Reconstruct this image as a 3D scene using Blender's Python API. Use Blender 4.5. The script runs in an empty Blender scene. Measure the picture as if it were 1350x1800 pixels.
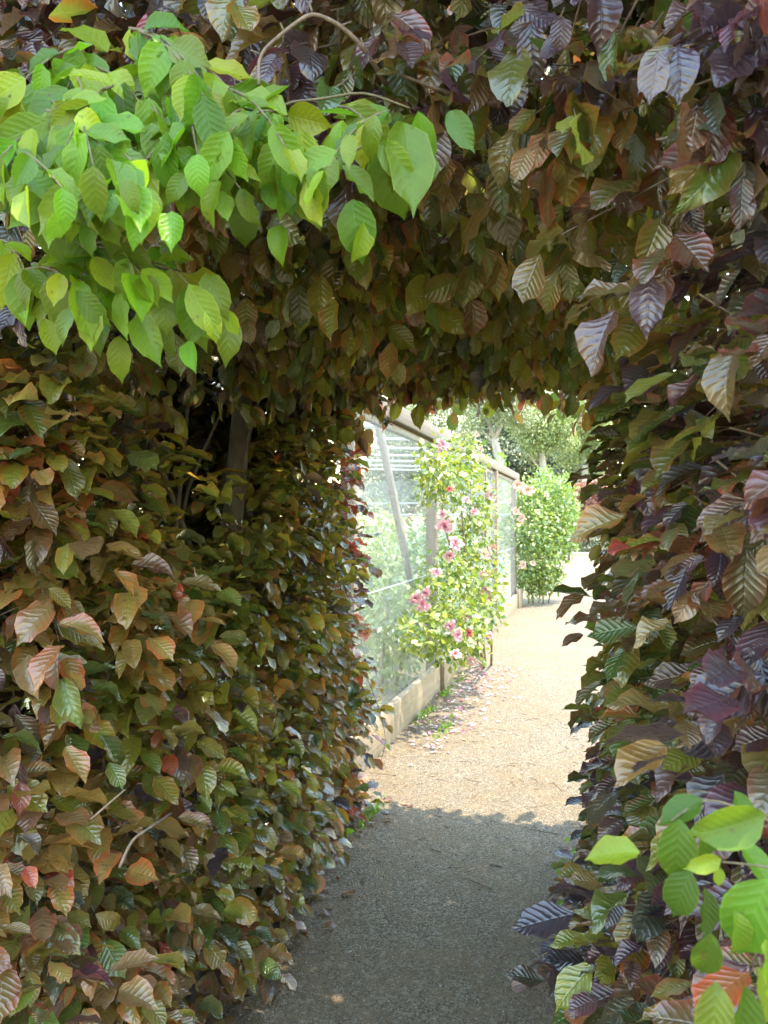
import bpy, math, random
import numpy as np
from mathutils import Vector, Matrix

rng = np.random.default_rng(11)
random.seed(5)
scene = bpy.context.scene
col = scene.collection

# ------------------------------------------------------------------ camera
CAM_H = 1.45
F = 1353.0                      # focal length in photo pixels (1350 x 1800)
YAW = math.radians(15.7)        # camera looks this far left of the path direction (+Y)
FWD = np.array([-math.sin(YAW), math.cos(YAW), 0.0])
RGT = np.array([math.cos(YAW), math.sin(YAW), 0.0])
CAMP = np.array([0.0, 0.0, CAM_H])
cam_data = bpy.data.cameras.new("camera")
cam_data.sensor_width = 36.0
cam_data.lens = 36.0 * F / 1800.0
cam_data.shift_y = 15.0 / 1800.0
cam_data.clip_start = 0.02
cam_data.clip_end = 1000.0
cam_data.dof.use_dof = True
cam_data.dof.focus_distance = 1.9
cam_data.dof.aperture_fstop = 9.5
cam = bpy.data.objects.new("camera", cam_data)
cam.location = CAMP
cam.rotation_euler = (math.radians(90), 0, YAW)
col.objects.link(cam)
scene.camera = cam

# ------------------------------------------------------------------ sky, sun, exposure
SUN = Vector((0.25, 0.04, 0.94)).normalized()
world = bpy.data.worlds.new("World")
scene.world = world
world.use_nodes = True
wn = world.node_tree.nodes
wl = world.node_tree.links
bg = wn["Background"]
sky = wn.new("ShaderNodeTexSky")
sky.sky_type = 'NISHITA'
sky.sun_disc = False
sky.sun_elevation = math.asin(SUN.z)
sky.sun_rotation = math.atan2(SUN.x, SUN.y)
sky.air_density = 2.2
sky.dust_density = 0.6
wl.new(sky.outputs[0], bg.inputs[0])
bg.inputs[1].default_value = 0.15
sl = bpy.data.lights.new("sun", 'SUN')
sl.energy = 2.0
sl.angle = math.radians(0.5)
sl.color = (1.0, 0.89, 0.71)
so = bpy.data.objects.new("sun", sl)
so.rotation_euler = SUN.to_track_quat('Z', 'Y').to_euler()
so.location = (3, 2, 12)
col.objects.link(so)
scene.view_settings.view_transform = 'Standard'
scene.view_settings.look = 'None'
scene.view_settings.gamma = 1.0
scene.view_settings.use_curve_mapping = False
scene.view_settings.exposure = 3.0
scene.cycles.max_bounces = 8
scene.cycles.diffuse_bounces = 5
scene.cycles.glossy_bounces = 3
scene.cycles.transmission_bounces = 5
scene.cycles.transparent_max_bounces = 8
scene.cycles.sample_clamp_indirect = 6.0
scene.cycles.use_denoising = True
try:
    scene.cycles.denoiser = 'OPENIMAGEDENOISE'
    scene.cycles.denoising_input_passes = 'RGB_ALBEDO_NORMAL'
    scene.cycles.denoising_prefilter = 'ACCURATE'
except Exception:
    pass

# ------------------------------------------------------------------ helpers
def at(px, py, d):
    """world point seen at photo pixel (px, py) at depth d along the view axis"""
    return CAMP + FWD * d + RGT * ((px - 675) / F * d) + np.array([0, 0, (915 - py) / F * d])

def at_x(px, py, X):
    r = (px - 675) / F
    dx = FWD[0] + RGT[0] * r
    return at(px, py, X / dx)

def project(P):
    q = P - CAMP
    d = q @ FWD
    dd = np.where(d < 0.05, 0.05, d)
    px = 675 + F * (q @ RGT) / dd
    py = 915 - F * q[:, 2] / dd
    return px, py, d

def norm(v):
    v = np.asarray(v, float)
    return v / np.maximum(np.linalg.norm(v, axis=-1, keepdims=True), 1e-9)

def tag(o, label=None, cat=None, group=None, kind=None):
    if label: o['label'] = label
    if cat: o['category'] = cat
    if group: o['group'] = group
    if kind: o['kind'] = kind
    return o

def empty(name, loc, label, cat, group=None):
    o = bpy.data.objects.new(name, None)
    o.empty_display_size = 0.1
    o.location = tuple(loc)
    col.objects.link(o)
    return tag(o, label, cat, group)

def link(name, me, mat, parent=None):
    o = bpy.data.objects.new(name, me)
    if mat and not me.materials:
        me.materials.append(mat)
    col.objects.link(o)
    if parent is not None:
        o.parent = parent
        o.matrix_parent_inverse = Matrix.Translation(parent.location).inverted()
    return o

def mesh_np(name, V, faces_flat, loop_start, uv=None, color=None, smooth=True):
    """V (n,3); faces_flat loop vertex indices; loop_start poly starts"""
    me = bpy.data.meshes.new(name)
    n = len(V)
    me.vertices.add(n)
    me.vertices.foreach_set("co", np.ascontiguousarray(V, np.float32).ravel())
    me.loops.add(len(faces_flat))
    me.loops.foreach_set("vertex_index", np.ascontiguousarray(faces_flat, np.int32))
    me.polygons.add(len(loop_start))
    me.polygons.foreach_set("loop_start", np.ascontiguousarray(loop_start, np.int32))
    if smooth:
        me.polygons.foreach_set("use_smooth", np.ones(len(loop_start), bool))
    if uv is not None:
        lay = me.uv_layers.new(name="UVMap")
        lay.data.foreach_set("uv", np.ascontiguousarray(uv[faces_flat], np.float32).ravel())
    if color is not None:
        a = me.color_attributes.new(name="tint", type='FLOAT_COLOR', domain='POINT')
        a.data.foreach_set("color", np.ascontiguousarray(color, np.float32).ravel())
    me.update()
    me.validate()
    return me

class MB:
    """collects polygons for one mesh"""
    def __init__(self):
        self.v = []; self.f = []; self.n = 0
    def add(self, V, Fs):
        self.v.append(np.asarray(V, float).reshape(-1, 3))
        for f in Fs:
            self.f.append([i + self.n for i in f])
        self.n += len(self.v[-1])
    def box(self, c, s, rot=None):
        c = np.asarray(c, float); s = np.asarray(s, float) / 2
        P = np.array([[x, y, z] for x in (-1, 1) for y in (-1, 1) for z in (-1, 1)]) * s
        if rot is not None:
            P = P @ np.array(rot).T
        self.add(P + c, [(0, 1, 3, 2), (4, 6, 7, 5), (0, 4, 5, 1), (2, 3, 7, 6), (0, 2, 6, 4), (1, 5, 7, 3)])
    def tube(self, pts, rad, sides=5):
        pts = np.asarray(pts, float)
        m = len(pts)
        rad = np.broadcast_to(np.asarray(rad, float), (m,))
        t = norm(np.gradient(pts, axis=0))
        ref = np.array([0.31, 0.17, 0.93]) if abs(t[0] @ np.array([0.31, 0.17, 0.93])) < 0.9 else np.array([1., 0, 0])
        V = []
        for i in range(m):
            a = norm(np.cross(t[i], ref)); b = np.cross(t[i], a)
            for k in range(sides):
                th = 2 * math.pi * k / sides
                V.append(pts[i] + rad[i] * (a * math.cos(th) + b * math.sin(th)))
        Fs = []
        for i in range(m - 1):
            for k in range(sides):
                k2 = (k + 1) % sides
                Fs.append((i * sides + k, i * sides + k2, (i + 1) * sides + k2, (i + 1) * sides + k))
        Fs.append(tuple(range(sides))[::-1])
        Fs.append(tuple((m - 1) * sides + k for k in range(sides)))
        self.add(V, Fs)
    def mesh(self, name, smooth=True):
        V = np.concatenate(self.v)
        flat = np.array([i for f in self.f for i in f])
        lens = np.array([len(f) for f in self.f])
        st = np.concatenate([[0], np.cumsum(lens)[:-1]])
        return mesh_np(name, V, flat, st, smooth=smooth)
    def build(self, name, mat, parent=None, smooth=True):
        return link(name, self.mesh(name, smooth), mat, parent)

def wobble(p0, p1, n, amp, seed):
    r = np.random.default_rng(seed)
    p0 = np.asarray(p0, float); p1 = np.asarray(p1, float)
    t = np.linspace(0, 1, n)[:, None]
    P = p0 + (p1 - p0) * t
    ph = r.uniform(0, 6.28, (3, 3)); fr = r.uniform(1.5, 5, (3, 3))
    W = np.zeros((n, 3))
    for i in range(3):
        for k in range(3):
            W[:, i] += np.sin(t[:, 0] * fr[i, k] + ph[i, k]) / (k + 1)
    W -= W[0]
    return P + W * amp

# ------------------------------------------------------------------ materials
def new_mat(name):
    m = bpy.data.materials.new(name)
    m.use_nodes = True
    nt = m.node_tree
    nt.nodes.clear()
    return m, nt, nt.nodes, nt.links

class NT:
    def __init__(self, nt): self.nt = nt; self.N = nt.nodes; self.L = nt.links
    def node(self, t, **kw):
        n = self.N.new(t)
        for k, v in kw.items(): setattr(n, k, v)
        return n
    def set(self, sock, v):
        if isinstance(v, bpy.types.NodeSocket): self.L.new(v, sock)
        else: sock.default_value = v
    def math(self, op, a, b=None, c=None, clamp=False):
        n = self.node("ShaderNodeMath", operation=op); n.use_clamp = clamp
        self.set(n.inputs[0], a)
        if b is not None: self.set(n.inputs[1], b)
        if c is not None: self.set(n.inputs[2], c)
        return n.outputs[0]
    def mix(self, f, a, b, bt='MIX'):
        n = self.node("ShaderNodeMix", data_type='RGBA', blend_type=bt)
        self.set(n.inputs[0], f); self.set(n.inputs[6], a); self.set(n.inputs[7], b)
        return n.outputs[2]
    def noise(self, vec, scale, detail=3, rough=0.5):
        n = self.node("ShaderNodeTexNoise")
        if vec is not None: self.L.new(vec, n.inputs['Vector'])
        n.inputs['Scale'].default_value = scale; n.inputs['Detail'].default_value = detail
        n.inputs['Roughness'].default_value = rough
        return n
    def ramp(self, fac, stops):
        n = self.node("ShaderNodeValToRGB")
        e = n.color_ramp.elements
        while len(e) < len(stops): e.new(0.5)
        for i, (p, c) in enumerate(stops):
            e[i].position = p; e[i].color = (*c, 1) if len(c) == 3 else c
        self.L.new(fac, n.inputs[0])
        return n.outputs[0]
    def smooth(self, v, a, b):
        n = self.node("ShaderNodeMapRange", interpolation_type='SMOOTHSTEP')
        self.set(n.inputs[0], v); n.inputs[1].default_value = a; n.inputs[2].default_value = b
        return n.outputs[0]
    def bump(self, h, strength, dist):
        n = self.node("ShaderNodeBump")
        self.L.new(h, n.inputs['Height']); n.inputs['Strength'].default_value = strength
        n.inputs['Distance'].default_value = dist
        return n.outputs[0]
    def out(self, s):
        o = self.node("ShaderNodeOutputMaterial"); self.L.new(s, o.inputs[0])

def leaf_material(name, source, rough=0.26, spec=1.0, transl=0.32, veins=8.5, bump=0.46, vein_light=0.18, tr_gain=2.4):
    m, nt, N, L = new_mat(name)
    t = NT(nt)
    if source == 'attr':
        a = t.node("ShaderNodeAttribute", attribute_name="tint")
        c, al = a.outputs['Color'], a.outputs['Alpha']
    else:
        a = t.node("ShaderNodeObjectInfo")
        c, al = a.outputs['Color'], a.outputs['Alpha']
    uv = t.node("ShaderNodeUVMap"); uv.uv_map = "UVMap"
    sx = t.node("ShaderNodeSeparateXYZ"); L.new(uv.outputs[0], sx.inputs[0])
    u = t.math('MULTIPLY', t.math('ABSOLUTE', t.math('SUBTRACT', sx.outputs[0], 0.5)), 2.0)
    v = sx.outputs[1]
    geo = t.node("ShaderNodeNewGeometry")
    wob = t.noise(geo.outputs['Position'], 38, 2)
    ph = t.math('SUBTRACT', v, t.math('MULTIPLY', u, 0.21))
    ph = t.math('ADD', ph, t.math('MULTIPLY_ADD', wob.outputs[0], 0.10, -0.05))
    s = t.math('SINE', t.math('MULTIPLY', ph, 2 * math.pi * veins))
    ridge = t.math('MULTIPLY_ADD', s, 0.5, 0.5)
    vein = t.smooth(ridge, 0.90, 1.0)
    mid = t.math('SUBTRACT', 1.0, t.smooth(u, 0.015, 0.09))
    ns = t.noise(geo.outputs['Position'], 55, 3)
    nsl = t.noise(geo.outputs['Position'], 17, 2)
    edge = t.math('MULTIPLY', t.smooth(t.math('ADD', u, t.math('MULTIPLY_ADD', nsl.outputs[0], 0.7, -0.35)), 0.25, 1.0), al)
    red = t.mix(1.0, c, (1.55, 0.55, 0.62, 1), 'MULTIPLY')
    base = t.mix(edge, c, red)
    base = t.mix(t.math('MULTIPLY', ns.outputs[0], 0.5), base, t.mix(1.0, base, (0.55, 0.5, 0.45, 1), 'MULTIPLY'))
    spot = t.noise(geo.outputs['Position'], 130, 2)
    base = t.mix(t.math('MULTIPLY', t.smooth(spot.outputs[0], 0.66, 0.74), 0.55), base, (0.10, 0.055, 0.03, 1))
    lite = t.mix(1.0, base, (1.7, 1.6, 1.4, 1), 'MULTIPLY')
    base = t.mix(t.math('MULTIPLY', t.math('MAXIMUM', vein, mid), vein_light), base, lite)
    pleat = t.math('POWER', ridge, 2.2)
    amp = t.math('MULTIPLY', t.math('SUBTRACT', 1.0, t.math('MULTIPLY', u, 0.5)), t.math('MULTIPLY_ADD', nsl.outputs[0], 1.1, 0.25))
    base = t.mix(t.math('MULTIPLY', t.smooth(u, 0.90, 1.0), 0.35), base, t.mix(1.0, base, (2.2, 2.0, 1.9, 1), 'MULTIPLY'))
    h = t.math('ADD', t.math('MULTIPLY', pleat, amp), t.math('MULTIPLY', mid, -0.8))
    h = t.math('ADD', h, t.math('MULTIPLY', ns.outputs[0], 0.9))
    bn = t.bump(h, bump, 0.0028)
    p = t.node("ShaderNodeBsdfPrincipled")
    L.new(base, p.inputs['Base Color'])
    t.set(p.inputs['Roughness'], t.math('MULTIPLY_ADD', nsl.outputs[0], 0.24, rough - 0.12))
    p.inputs['Specular IOR Level'].default_value = spec
    L.new(bn, p.inputs['Normal'])
    tr = t.node("ShaderNodeBsdfTranslucent")
    L.new(t.mix(1.0, base, (tr_gain, tr_gain, tr_gain * 0.7, 1), 'MULTIPLY'), tr.inputs[0])
    mx = t.node("ShaderNodeMixShader")
    mx.inputs[0].default_value = transl
    L.new(p.outputs[0], mx.inputs[1]); L.new(tr.outputs[0], mx.inputs[2])
    t.out(mx.outputs[0])
    return m

M_LEAF = leaf_material("beech_leaf_mass", 'attr')
M_LEAF_O = leaf_material("beech_leaf", 'obj')
M_GREEN_O = leaf_material("green_beech_leaf", 'obj', rough=0.42, spec=0.4, transl=0.42, bump=0.22, vein_light=0.12, tr_gain=1.7)
M_GREEN_A = leaf_material("green_beech_leaf_mass", 'attr', rough=0.42, spec=0.4, transl=0.42, bump=0.22, vein_light=0.12, tr_gain=1.7)
M_ROSE = leaf_material("garden_leaf", 'attr', rough=0.4, transl=0.35, veins=4, bump=0.15, vein_light=0.1, tr_gain=1.5)

def bark_material(name, c1, c2, scale=30, rough=0.85):
    m, nt, N, L = new_mat(name); t = NT(nt)
    geo = t.node("ShaderNodeNewGeometry")
    mp = t.node("ShaderNodeMapping"); mp.inputs['Scale'].default_value = (1, 1, 0.35)
    L.new(geo.outputs['Position'], mp.inputs[0])
    n = t.noise(mp.outputs[0], scale, 5, 0.6)
    c = t.ramp(n.outputs[0], [(0.3, c1), (0.7, c2)])
    p = t.node("ShaderNodeBsdfPrincipled")
    L.new(c, p.inputs['Base Color']); p.inputs['Roughness'].default_value = rough
    L.new(t.bump(n.outputs[0], 0.6, 0.01), p.inputs['Normal'])
    t.out(p.outputs[0])
    return m

M_BARK = bark_material("beech_bark", (0.10, 0.085, 0.06), (0.22, 0.20, 0.15))
M_TWIG = bark_material("twig_bark", (0.10, 0.07, 0.05), (0.24, 0.18, 0.13), 90)
M_GTWIG = bark_material("green_twig", (0.09, 0.08, 0.04), (0.18, 0.14, 0.08), 90)
M_EUC = bark_material("pale_gum_bark", (0.25, 0.23, 0.20), (0.45, 0.43, 0.40), 3)
M_CANE = bark_material("rose_cane", (0.14, 0.10, 0.06), (0.28, 0.24, 0.14), 40)

def wood_material(name, c1, c2, axis=(2, 0.25, 12), rough=0.8):
    m, nt, N, L = new_mat(name); t = NT(nt)
    geo = t.node("ShaderNodeNewGeometry")
    mp = t.node("ShaderNodeMapping"); mp.inputs['Scale'].default_value = axis
    L.new(geo.outputs['Position'], mp.inputs[0])
    n = t.noise(mp.outputs[0], 6, 6, 0.65)
    n2 = t.noise(geo.outputs['Position'], 3, 2)
    c = t.ramp(n.outputs[0], [(0.3, c1), (0.72, c2)])
    c = t.mix(t.math('MULTIPLY', n2.outputs[0], 0.35), c, (c1[0] * 0.7, c1[1] * 0.7, c1[2] * 0.65, 1))
    p = t.node("ShaderNodeBsdfPrincipled")
    L.new(c, p.inputs['Base Color']); p.inputs['Roughness'].default_value = rough
    L.new(t.bump(n.outputs[0], 0.4, 0.006), p.inputs['Normal'])
    t.out(p.outputs[0])
    return m

M_BOARD = wood_material("pine_board", (0.19, 0.145, 0.092), (0.29, 0.235, 0.16))
M_RAIL = wood_material("weathered_rail", (0.12, 0.095, 0.07), (0.22, 0.185, 0.15))
M_POST = wood_material("cage_post", (0.17, 0.115, 0.08), (0.26, 0.19, 0.145), (12, 12, 0.3))

def plain(name, c, rough=0.6, noise=0.15, scale=20, transl=0.0, metal=0.0):
    m, nt, N, L = new_mat(name); t = NT(nt)
    geo = t.node("ShaderNodeNewGeometry")
    n = t.noise(geo.outputs['Position'], scale, 3)
    cc = t.mix(t.math('MULTIPLY', n.outputs[0], noise * 2), (*c, 1), (c[0] * 0.6, c[1] * 0.6, c[2] * 0.6, 1))
    p = t.node("ShaderNodeBsdfPrincipled")
    L.new(cc, p.inputs['Base Color']); p.inputs['Roughness'].default_value = rough
    p.inputs['Metallic'].default_value = metal
    sh = p.outputs[0]
    if transl:
        tr = t.node("ShaderNodeBsdfTranslucent"); L.new(cc, tr.inputs[0])
        mx = t.node("ShaderNodeMixShader"); mx.inputs[0].default_value = transl
        L.new(sh, mx.inputs[1]); L.new(tr.outputs[0], mx.inputs[2]); sh = mx.outputs[0]
    t.out(sh)
    return m

M_NET = plain("bird_net", (0.46, 0.50, 0.50), 0.6, 0.05)
M_PIPE = plain("white_pipe", (0.36, 0.37, 0.38), 0.4, 0.05)

def petal_material(name, c_in, c_out, transl=0.3):
    m, nt, N, L = new_mat(name); t = NT(nt)
    a = t.node("ShaderNodeAttribute", attribute_name="tint")
    geo = t.node("ShaderNodeNewGeometry")
    n = t.noise(geo.outputs['Position'], 60, 3)
    f = t.math('ADD', a.outputs['Fac'], t.math('MULTIPLY_ADD', n.outputs[0], 0.7, -0.35), clamp=True)
    c = t.mix(f, (*c_in, 1), (*c_out, 1))
    p = t.node("ShaderNodeBsdfPrincipled"); L.new(c, p.inputs['Base Color']); p.inputs['Roughness'].default_value = 0.55
    tr = t.node("ShaderNodeBsdfTranslucent"); L.new(c, tr.inputs[0])
    mx = t.node("ShaderNodeMixShader"); mx.inputs[0].default_value = transl
    L.new(p.outputs[0], mx.inputs[1]); L.new(tr.outputs[0], mx.inputs[2])
    t.out(mx.outputs[0])
    return m

M_PETAL_PINK = petal_material("pink_white_petal", (0.50, 0.10, 0.17), (0.60, 0.46, 0.46))
M_PETAL_RED = petal_material("red_petal", (0.42, 0.02, 0.03), (0.52, 0.12, 0.12))
M_PETAL_PEACH = petal_material("peach_petal", (0.50, 0.27, 0.18), (0.55, 0.40, 0.31))

def gravel_material():
    m, nt, N, L = new_mat("gravel"); t = NT(nt)
    geo = t.node("ShaderNodeNewGeometry")
    P = geo.outputs['Position']
    vo = t.node("ShaderNodeTexVoronoi"); vo.inputs['Scale'].default_value = 210; L.new(P, vo.inputs['Vector'])
    vo2 = t.node("ShaderNodeTexVoronoi"); vo2.inputs['Scale'].default_value = 62; L.new(P, vo2.inputs['Vector'])
    big = t.noise(P, 1.6, 4)
    med = t.noise(P, 9, 4, 0.6)
    fine = t.noise(P, 240, 2)
    sep = t.node("ShaderNodeSeparateColor"); L.new(vo.outputs['Color'], sep.inputs[0])
    c = t.ramp(sep.outputs[0], [(0.0, (0.07, 0.06, 0.052)), (0.35, (0.155, 0.138, 0.118)), (0.75, (0.23, 0.207, 0.177)), (1.0, (0.36, 0.335, 0.30))])
    sand = t.ramp(med.outputs[0], [(0.3, (0.16, 0.122, 0.08)), (0.7, (0.215, 0.17, 0.115))])
    f = t.smooth(t.math('MULTIPLY_ADD', med.outputs[0], 0.6, t.math('MULTIPLY', big.outputs[0], 0.6)), 0.45, 0.78)
    c = t.mix(t.math('MULTIPLY', f, 0.75), c, sand)
    sep2 = t.node("ShaderNodeSeparateColor"); L.new(vo2.outputs['Color'], sep2.inputs[0])
    c = t.mix(t.math('MULTIPLY', t.smooth(sep2.outputs[1], 0.8, 0.95), 0.6), c, (0.30, 0.28, 0.25, 1))
    h = t.math('ADD', t.math('MULTIPLY', vo.outputs['Distance'], -1.0), t.math('MULTIPLY', vo2.outputs['Distance'], -0.8))
    h = t.math('ADD', h, t.math('MULTIPLY', fine.outputs[0], 0.4))
    c = t.mix(1.0, c, (1.08, 0.98, 0.80, 1), 'MULTIPLY')
    p = t.node("ShaderNodeBsdfPrincipled"); L.new(c, p.inputs['Base Color'])
    p.inputs['Roughness'].default_value = 0.85; p.inputs['Specular IOR Level'].default_value = 0.25
    L.new(t.bump(h, 1.0, 0.010), p.inputs['Normal'])
    t.out(p.outputs[0])
    return m
M_GRAVEL = gravel_material()

def ground_material():
    m, nt, N, L = new_mat("soil_and_grass"); t = NT(nt)
    geo = t.node("ShaderNodeNewGeometry")
    n = t.noise(geo.outputs['Position'], 0.5, 5, 0.6)
    n2 = t.noise(geo.outputs['Position'], 40, 4)
    c = t.ramp(n.outputs[0], [(0.35, (0.14, 0.10, 0.065)), (0.6, (0.10, 0.12, 0.04))])
    c = t.mix(t.math('MULTIPLY', n2.outputs[0], 0.6), c, (0.06, 0.05, 0.03, 1))
    p = t.node("ShaderNodeBsdfPrincipled"); L.new(c, p.inputs['Base Color']); p.inputs['Roughness'].default_value = 0.95
    L.new(t.bump(n2.outputs[0], 0.8, 0.03), p.inputs['Normal'])
    t.out(p.outputs[0])
    return m
M_GROUND = ground_material()

def pebble_material():
    m, nt, N, L = new_mat("pebbles"); t = NT(nt)
    a = t.node("ShaderNodeAttribute", attribute_name="tint")
    p = t.node("ShaderNodeBsdfPrincipled"); L.new(a.outputs['Color'], p.inputs['Base Color']); p.inputs['Roughness'].default_value = 0.75
    t.out(p.outputs[0])
    return m
M_PEBBLE = pebble_material()

# ------------------------------------------------------------------ leaf templates
def leaf_template(rows, half, width, fold, curl, wave, nw, phase, twist=0.0, wshape=0.85):
    """local: x across, y 0..1 base to tip, z up. rows: interior v values"""
    V = [[0, 0, 0]]; UV = [[0.5, 0.0]]
    cols = np.linspace(-1, 1, 2 * half + 1)
    for v in rows:
        w = width * math.sin(math.pi * min(1, v) ** wshape) ** 0.78
        if v > 0.85: w *= 0.80
        for c in cols:
            au = abs(c)
            z = fold * au * w - curl * v * v + wave * math.sin(v * nw * 2 * math.pi + phase + (1.1 if c > 0 else 0)) * au ** 1.5
            x = c * w * (1 - 0.25 * fold)
            tw = twist * (v - 0.3) * c * w
            ed = 0.012 * (1 if int(v * 97) % 2 else -1) if au > 0.9 else 0
            V.append([x + ed * c, v - curl * 0.35 * v * v * v + 0.03 * au * (1 if v < 0.8 else -1), z + tw])
            UV.append([c * 0.5 + 0.5, v])
    V.append([0, 1.0 - curl * 0.35, -curl]); UV.append([0.5, 1.0])
    nc = len(cols); nr = len(rows)
    polys = []
    for c in range(nc - 1):
        polys.append((0, 1 + c + 1, 1 + c))
    for r in range(nr - 1):
        b = 1 + r * nc
        for c in range(nc - 1):
            polys.append((b + c, b + c + 1, b + nc + c + 1, b + nc + c))
    last = 1 + (nr - 1) * nc; tip = len(V) - 1
    for c in range(nc - 1):
        polys.append((last + c, last + c + 1, tip))
    flat = np.array([i for p in polys for i in p]); lens = np.array([len(p) for p in polys])
    return np.array(V), np.array(UV), flat, lens

HI_ROWS = [0.07, 0.22, 0.42, 0.62, 0.79, 0.91]
HERO_ROWS = [0.05, 0.17, 0.34, 0.52, 0.69, 0.83, 0.93]
LO_ROWS = [0.2, 0.5, 0.8]
tr_ = np.random.default_rng(3)
def make_templates(rows, half, n, width=(0.27, 0.345), fold=(0.0, 0.45), curl=(-0.08, 0.38), wave=(0.02, 0.085), wshape=0.85):
    return [leaf_template(rows, half, tr_.uniform(*width), tr_.uniform(*fold), tr_.uniform(*curl), tr_.uniform(*wave),
                          tr_.uniform(1.6, 3.2), tr_.uniform(0, 6.28), tr_.uniform(-0.5, 0.5), wshape) for _ in range(n)]
T_HI = make_templates(HI_ROWS, 2, 18, fold=(-0.05, 0.65), curl=(-0.12, 0.45))
T_HERO = make_templates(HERO_ROWS, 2, 18, fold=(-0.05, 0.65), curl=(-0.12, 0.45))
T_LO = make_templates(LO_ROWS, 1, 6)
T_GREEN = make_templates(HERO_ROWS, 2, 10, width=(0.24, 0.32), fold=(0.05, 0.7), curl=(-0.05, 0.45), wave=(0.015, 0.06), wshape=0.74)
T_TINY = make_templates([0.5], 1, 5, width=(0.24, 0.32), curl=(0, 0.25))
T_SMALL = make_templates([0.35, 0.7], 1, 5, width=(0.28, 0.36), curl=(0, 0.25))

def frames(axis, normal):
    Y = norm(axis)
    X = norm(np.cross(Y, normal))
    Z = np.cross(X, Y)
    return X, Y, Z

def leaves_mesh(name, temps, pos, axis, normal, size, color, var=None):
    """joined mesh of many leaves. color (n,4)"""
    n = len(pos)
    X, Y, Z = frames(axis, normal)
    if var is None: var = rng.integers(0, len(temps), n)
    Vs, UVs, Fs, Ls, Cs = [], [], [], [], []
    off = 0
    for k, (tv, tuv, flat, lens) in enumerate(temps):
        idx = np.where(var == k)[0]
        if not len(idx): continue
        R = np.stack([X[idx], Y[idx], Z[idx]], axis=1)          # (m,3 axes,3)
        W = np.einsum('va,mac->mvc', tv, R) * size[idx][:, None, None] + pos[idx][:, None, :]
        m, nv = len(idx), len(tv)
        Vs.append(W.reshape(-1, 3))
        UVs.append(np.tile(tuv, (m, 1)))
        Fs.append((flat[None, :] + (np.arange(m) * nv)[:, None] + off).ravel())
        Ls.append(np.tile(lens, m))
        Cs.append(np.repeat(color[idx], nv, axis=0))
        off += m * nv
    V = np.concatenate(Vs); L_ = np.concatenate(Ls)
    st = np.concatenate([[0], np.cumsum(L_)[:-1]])
    return mesh_np(name, V, np.concatenate(Fs), st, np.concatenate(UVs), np.concatenate(Cs))

def template_mesh(name, T):
    tv, tuv, flat, lens = T
    st = np.concatenate([[0], np.cumsum(lens)[:-1]])
    return mesh_np(name, tv, flat, st, tuv)

def twigs_mesh(name, A, B, r0, r1):
    """many thin 3-sided twigs from A to B"""
    n = len(A)
    t = norm(B - A)
    a = norm(np.cross(t, np.array([0.3, 0.2, 0.93]))); b = np.cross(t, a)
    V = np.zeros((n, 6, 3))
    for k in range(3):
        th = 2 * math.pi * k / 3
        o = a * math.cos(th) + b * math.sin(th)
        V[:, k] = A + o * r0; V[:, 3 + k] = B + o * r1
    f = np.array([0, 1, 4, 3, 1, 2, 5, 4, 2, 0, 3, 5])
    flat = (f[None] + (np.arange(n) * 6)[:, None]).ravel()
    st = np.arange(n * 3) * 4
    return mesh_np(name, V.reshape(-1, 3), flat, st)

# ------------------------------------------------------------------ ground, path
mb = MB()
mb.add([(-250, -250, 0), (250, -250, 0), (250, 250, 0), (-250, 250, 0)], [(0, 1, 2, 3)])
tag(mb.build("ground", M_GROUND, smooth=False), "dark soil and grass ground under the garden", "ground", kind="structure")
mb = MB()
mb.add([(-9, -16, .004), (9, -16, .004), (9, .8, .004), (3.2, .8, .004), (3.2, 3.9, .004), (2.2, 4.2, .004), (2.2, 33, .004), (-1.37, 33, .004), (-1.37, 3.98, .004), (-2.6, 3.98, .004), (-2.6, .8, .004), (-9, .8, .004)], [tuple(range(12))])  # wide court behind the camera is unseen, added to bounce light into the tunnel
tag(mb.build("gravel_path", M_GRAVEL, smooth=False), "tan gravel path running through the hedge arch", "path", kind="structure")

# loose pebbles
def ico():
    V = np.array([(1, 0, 0), (-1, 0, 0), (0, 1, 0), (0, -1, 0), (0, 0, 1), (0, 0, -1)], float)
    Fc = np.array([(0, 2, 4), (2, 1, 4), (1, 3, 4), (3, 0, 4), (2, 0, 5), (1, 2, 5), (3, 1, 5), (0, 3, 5)])
    return V, Fc
def pebbles(name, P, S, C, mat):
    V, Fc = ico()
    n = len(P)
    r = rng.uniform(0.7, 1.4, (n, 6, 1))
    ang = rng.uniform(0, 6.28, n)
    W = V[None] * r * S[:, None, :]
    ca, sa = np.cos(ang)[:, None], np.sin(ang)[:, None]
    W = np.stack([W[..., 0] * ca - W[..., 1] * sa, W[..., 0] * sa + W[..., 1] * ca, W[..., 2]], -1) + P[:, None, :]
    flat = (Fc.ravel()[None] + (np.arange(n) * 6)[:, None]).ravel()
    me = mesh_np(name, W.reshape(-1, 3), flat, np.arange(n * 8) * 3, color=np.repeat(C, 6, axis=0), smooth=False)
    return link(name, me, mat)
n = 17000
Yp = 1.6 + 5.0 * rng.random(n) ** 1.5
Xp = rng.uniform(-1.33, 0.35, n)
s = rng.uniform(0.0012, 0.0032, n) * (1 + 0.8 * (rng.random(n) > 0.95))
S = np.stack([s, s * rng.uniform(.6, 1.1, n), s * rng.uniform(.4, .8, n)], 1)
g = 0.06 + 0.42 * rng.random(n) ** 2.0
C = np.stack([g, g * rng.uniform(.86, .95, n), g * rng.uniform(.68, .9, n), np.ones(n)], 1)
tag(pebbles("gravel", np.stack([Xp, Yp, 0.004 + S[:, 2] * 0.4], 1), S, C, M_PEBBLE), "loose small stones lying on the path", "gravel", kind="stuff")

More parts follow.
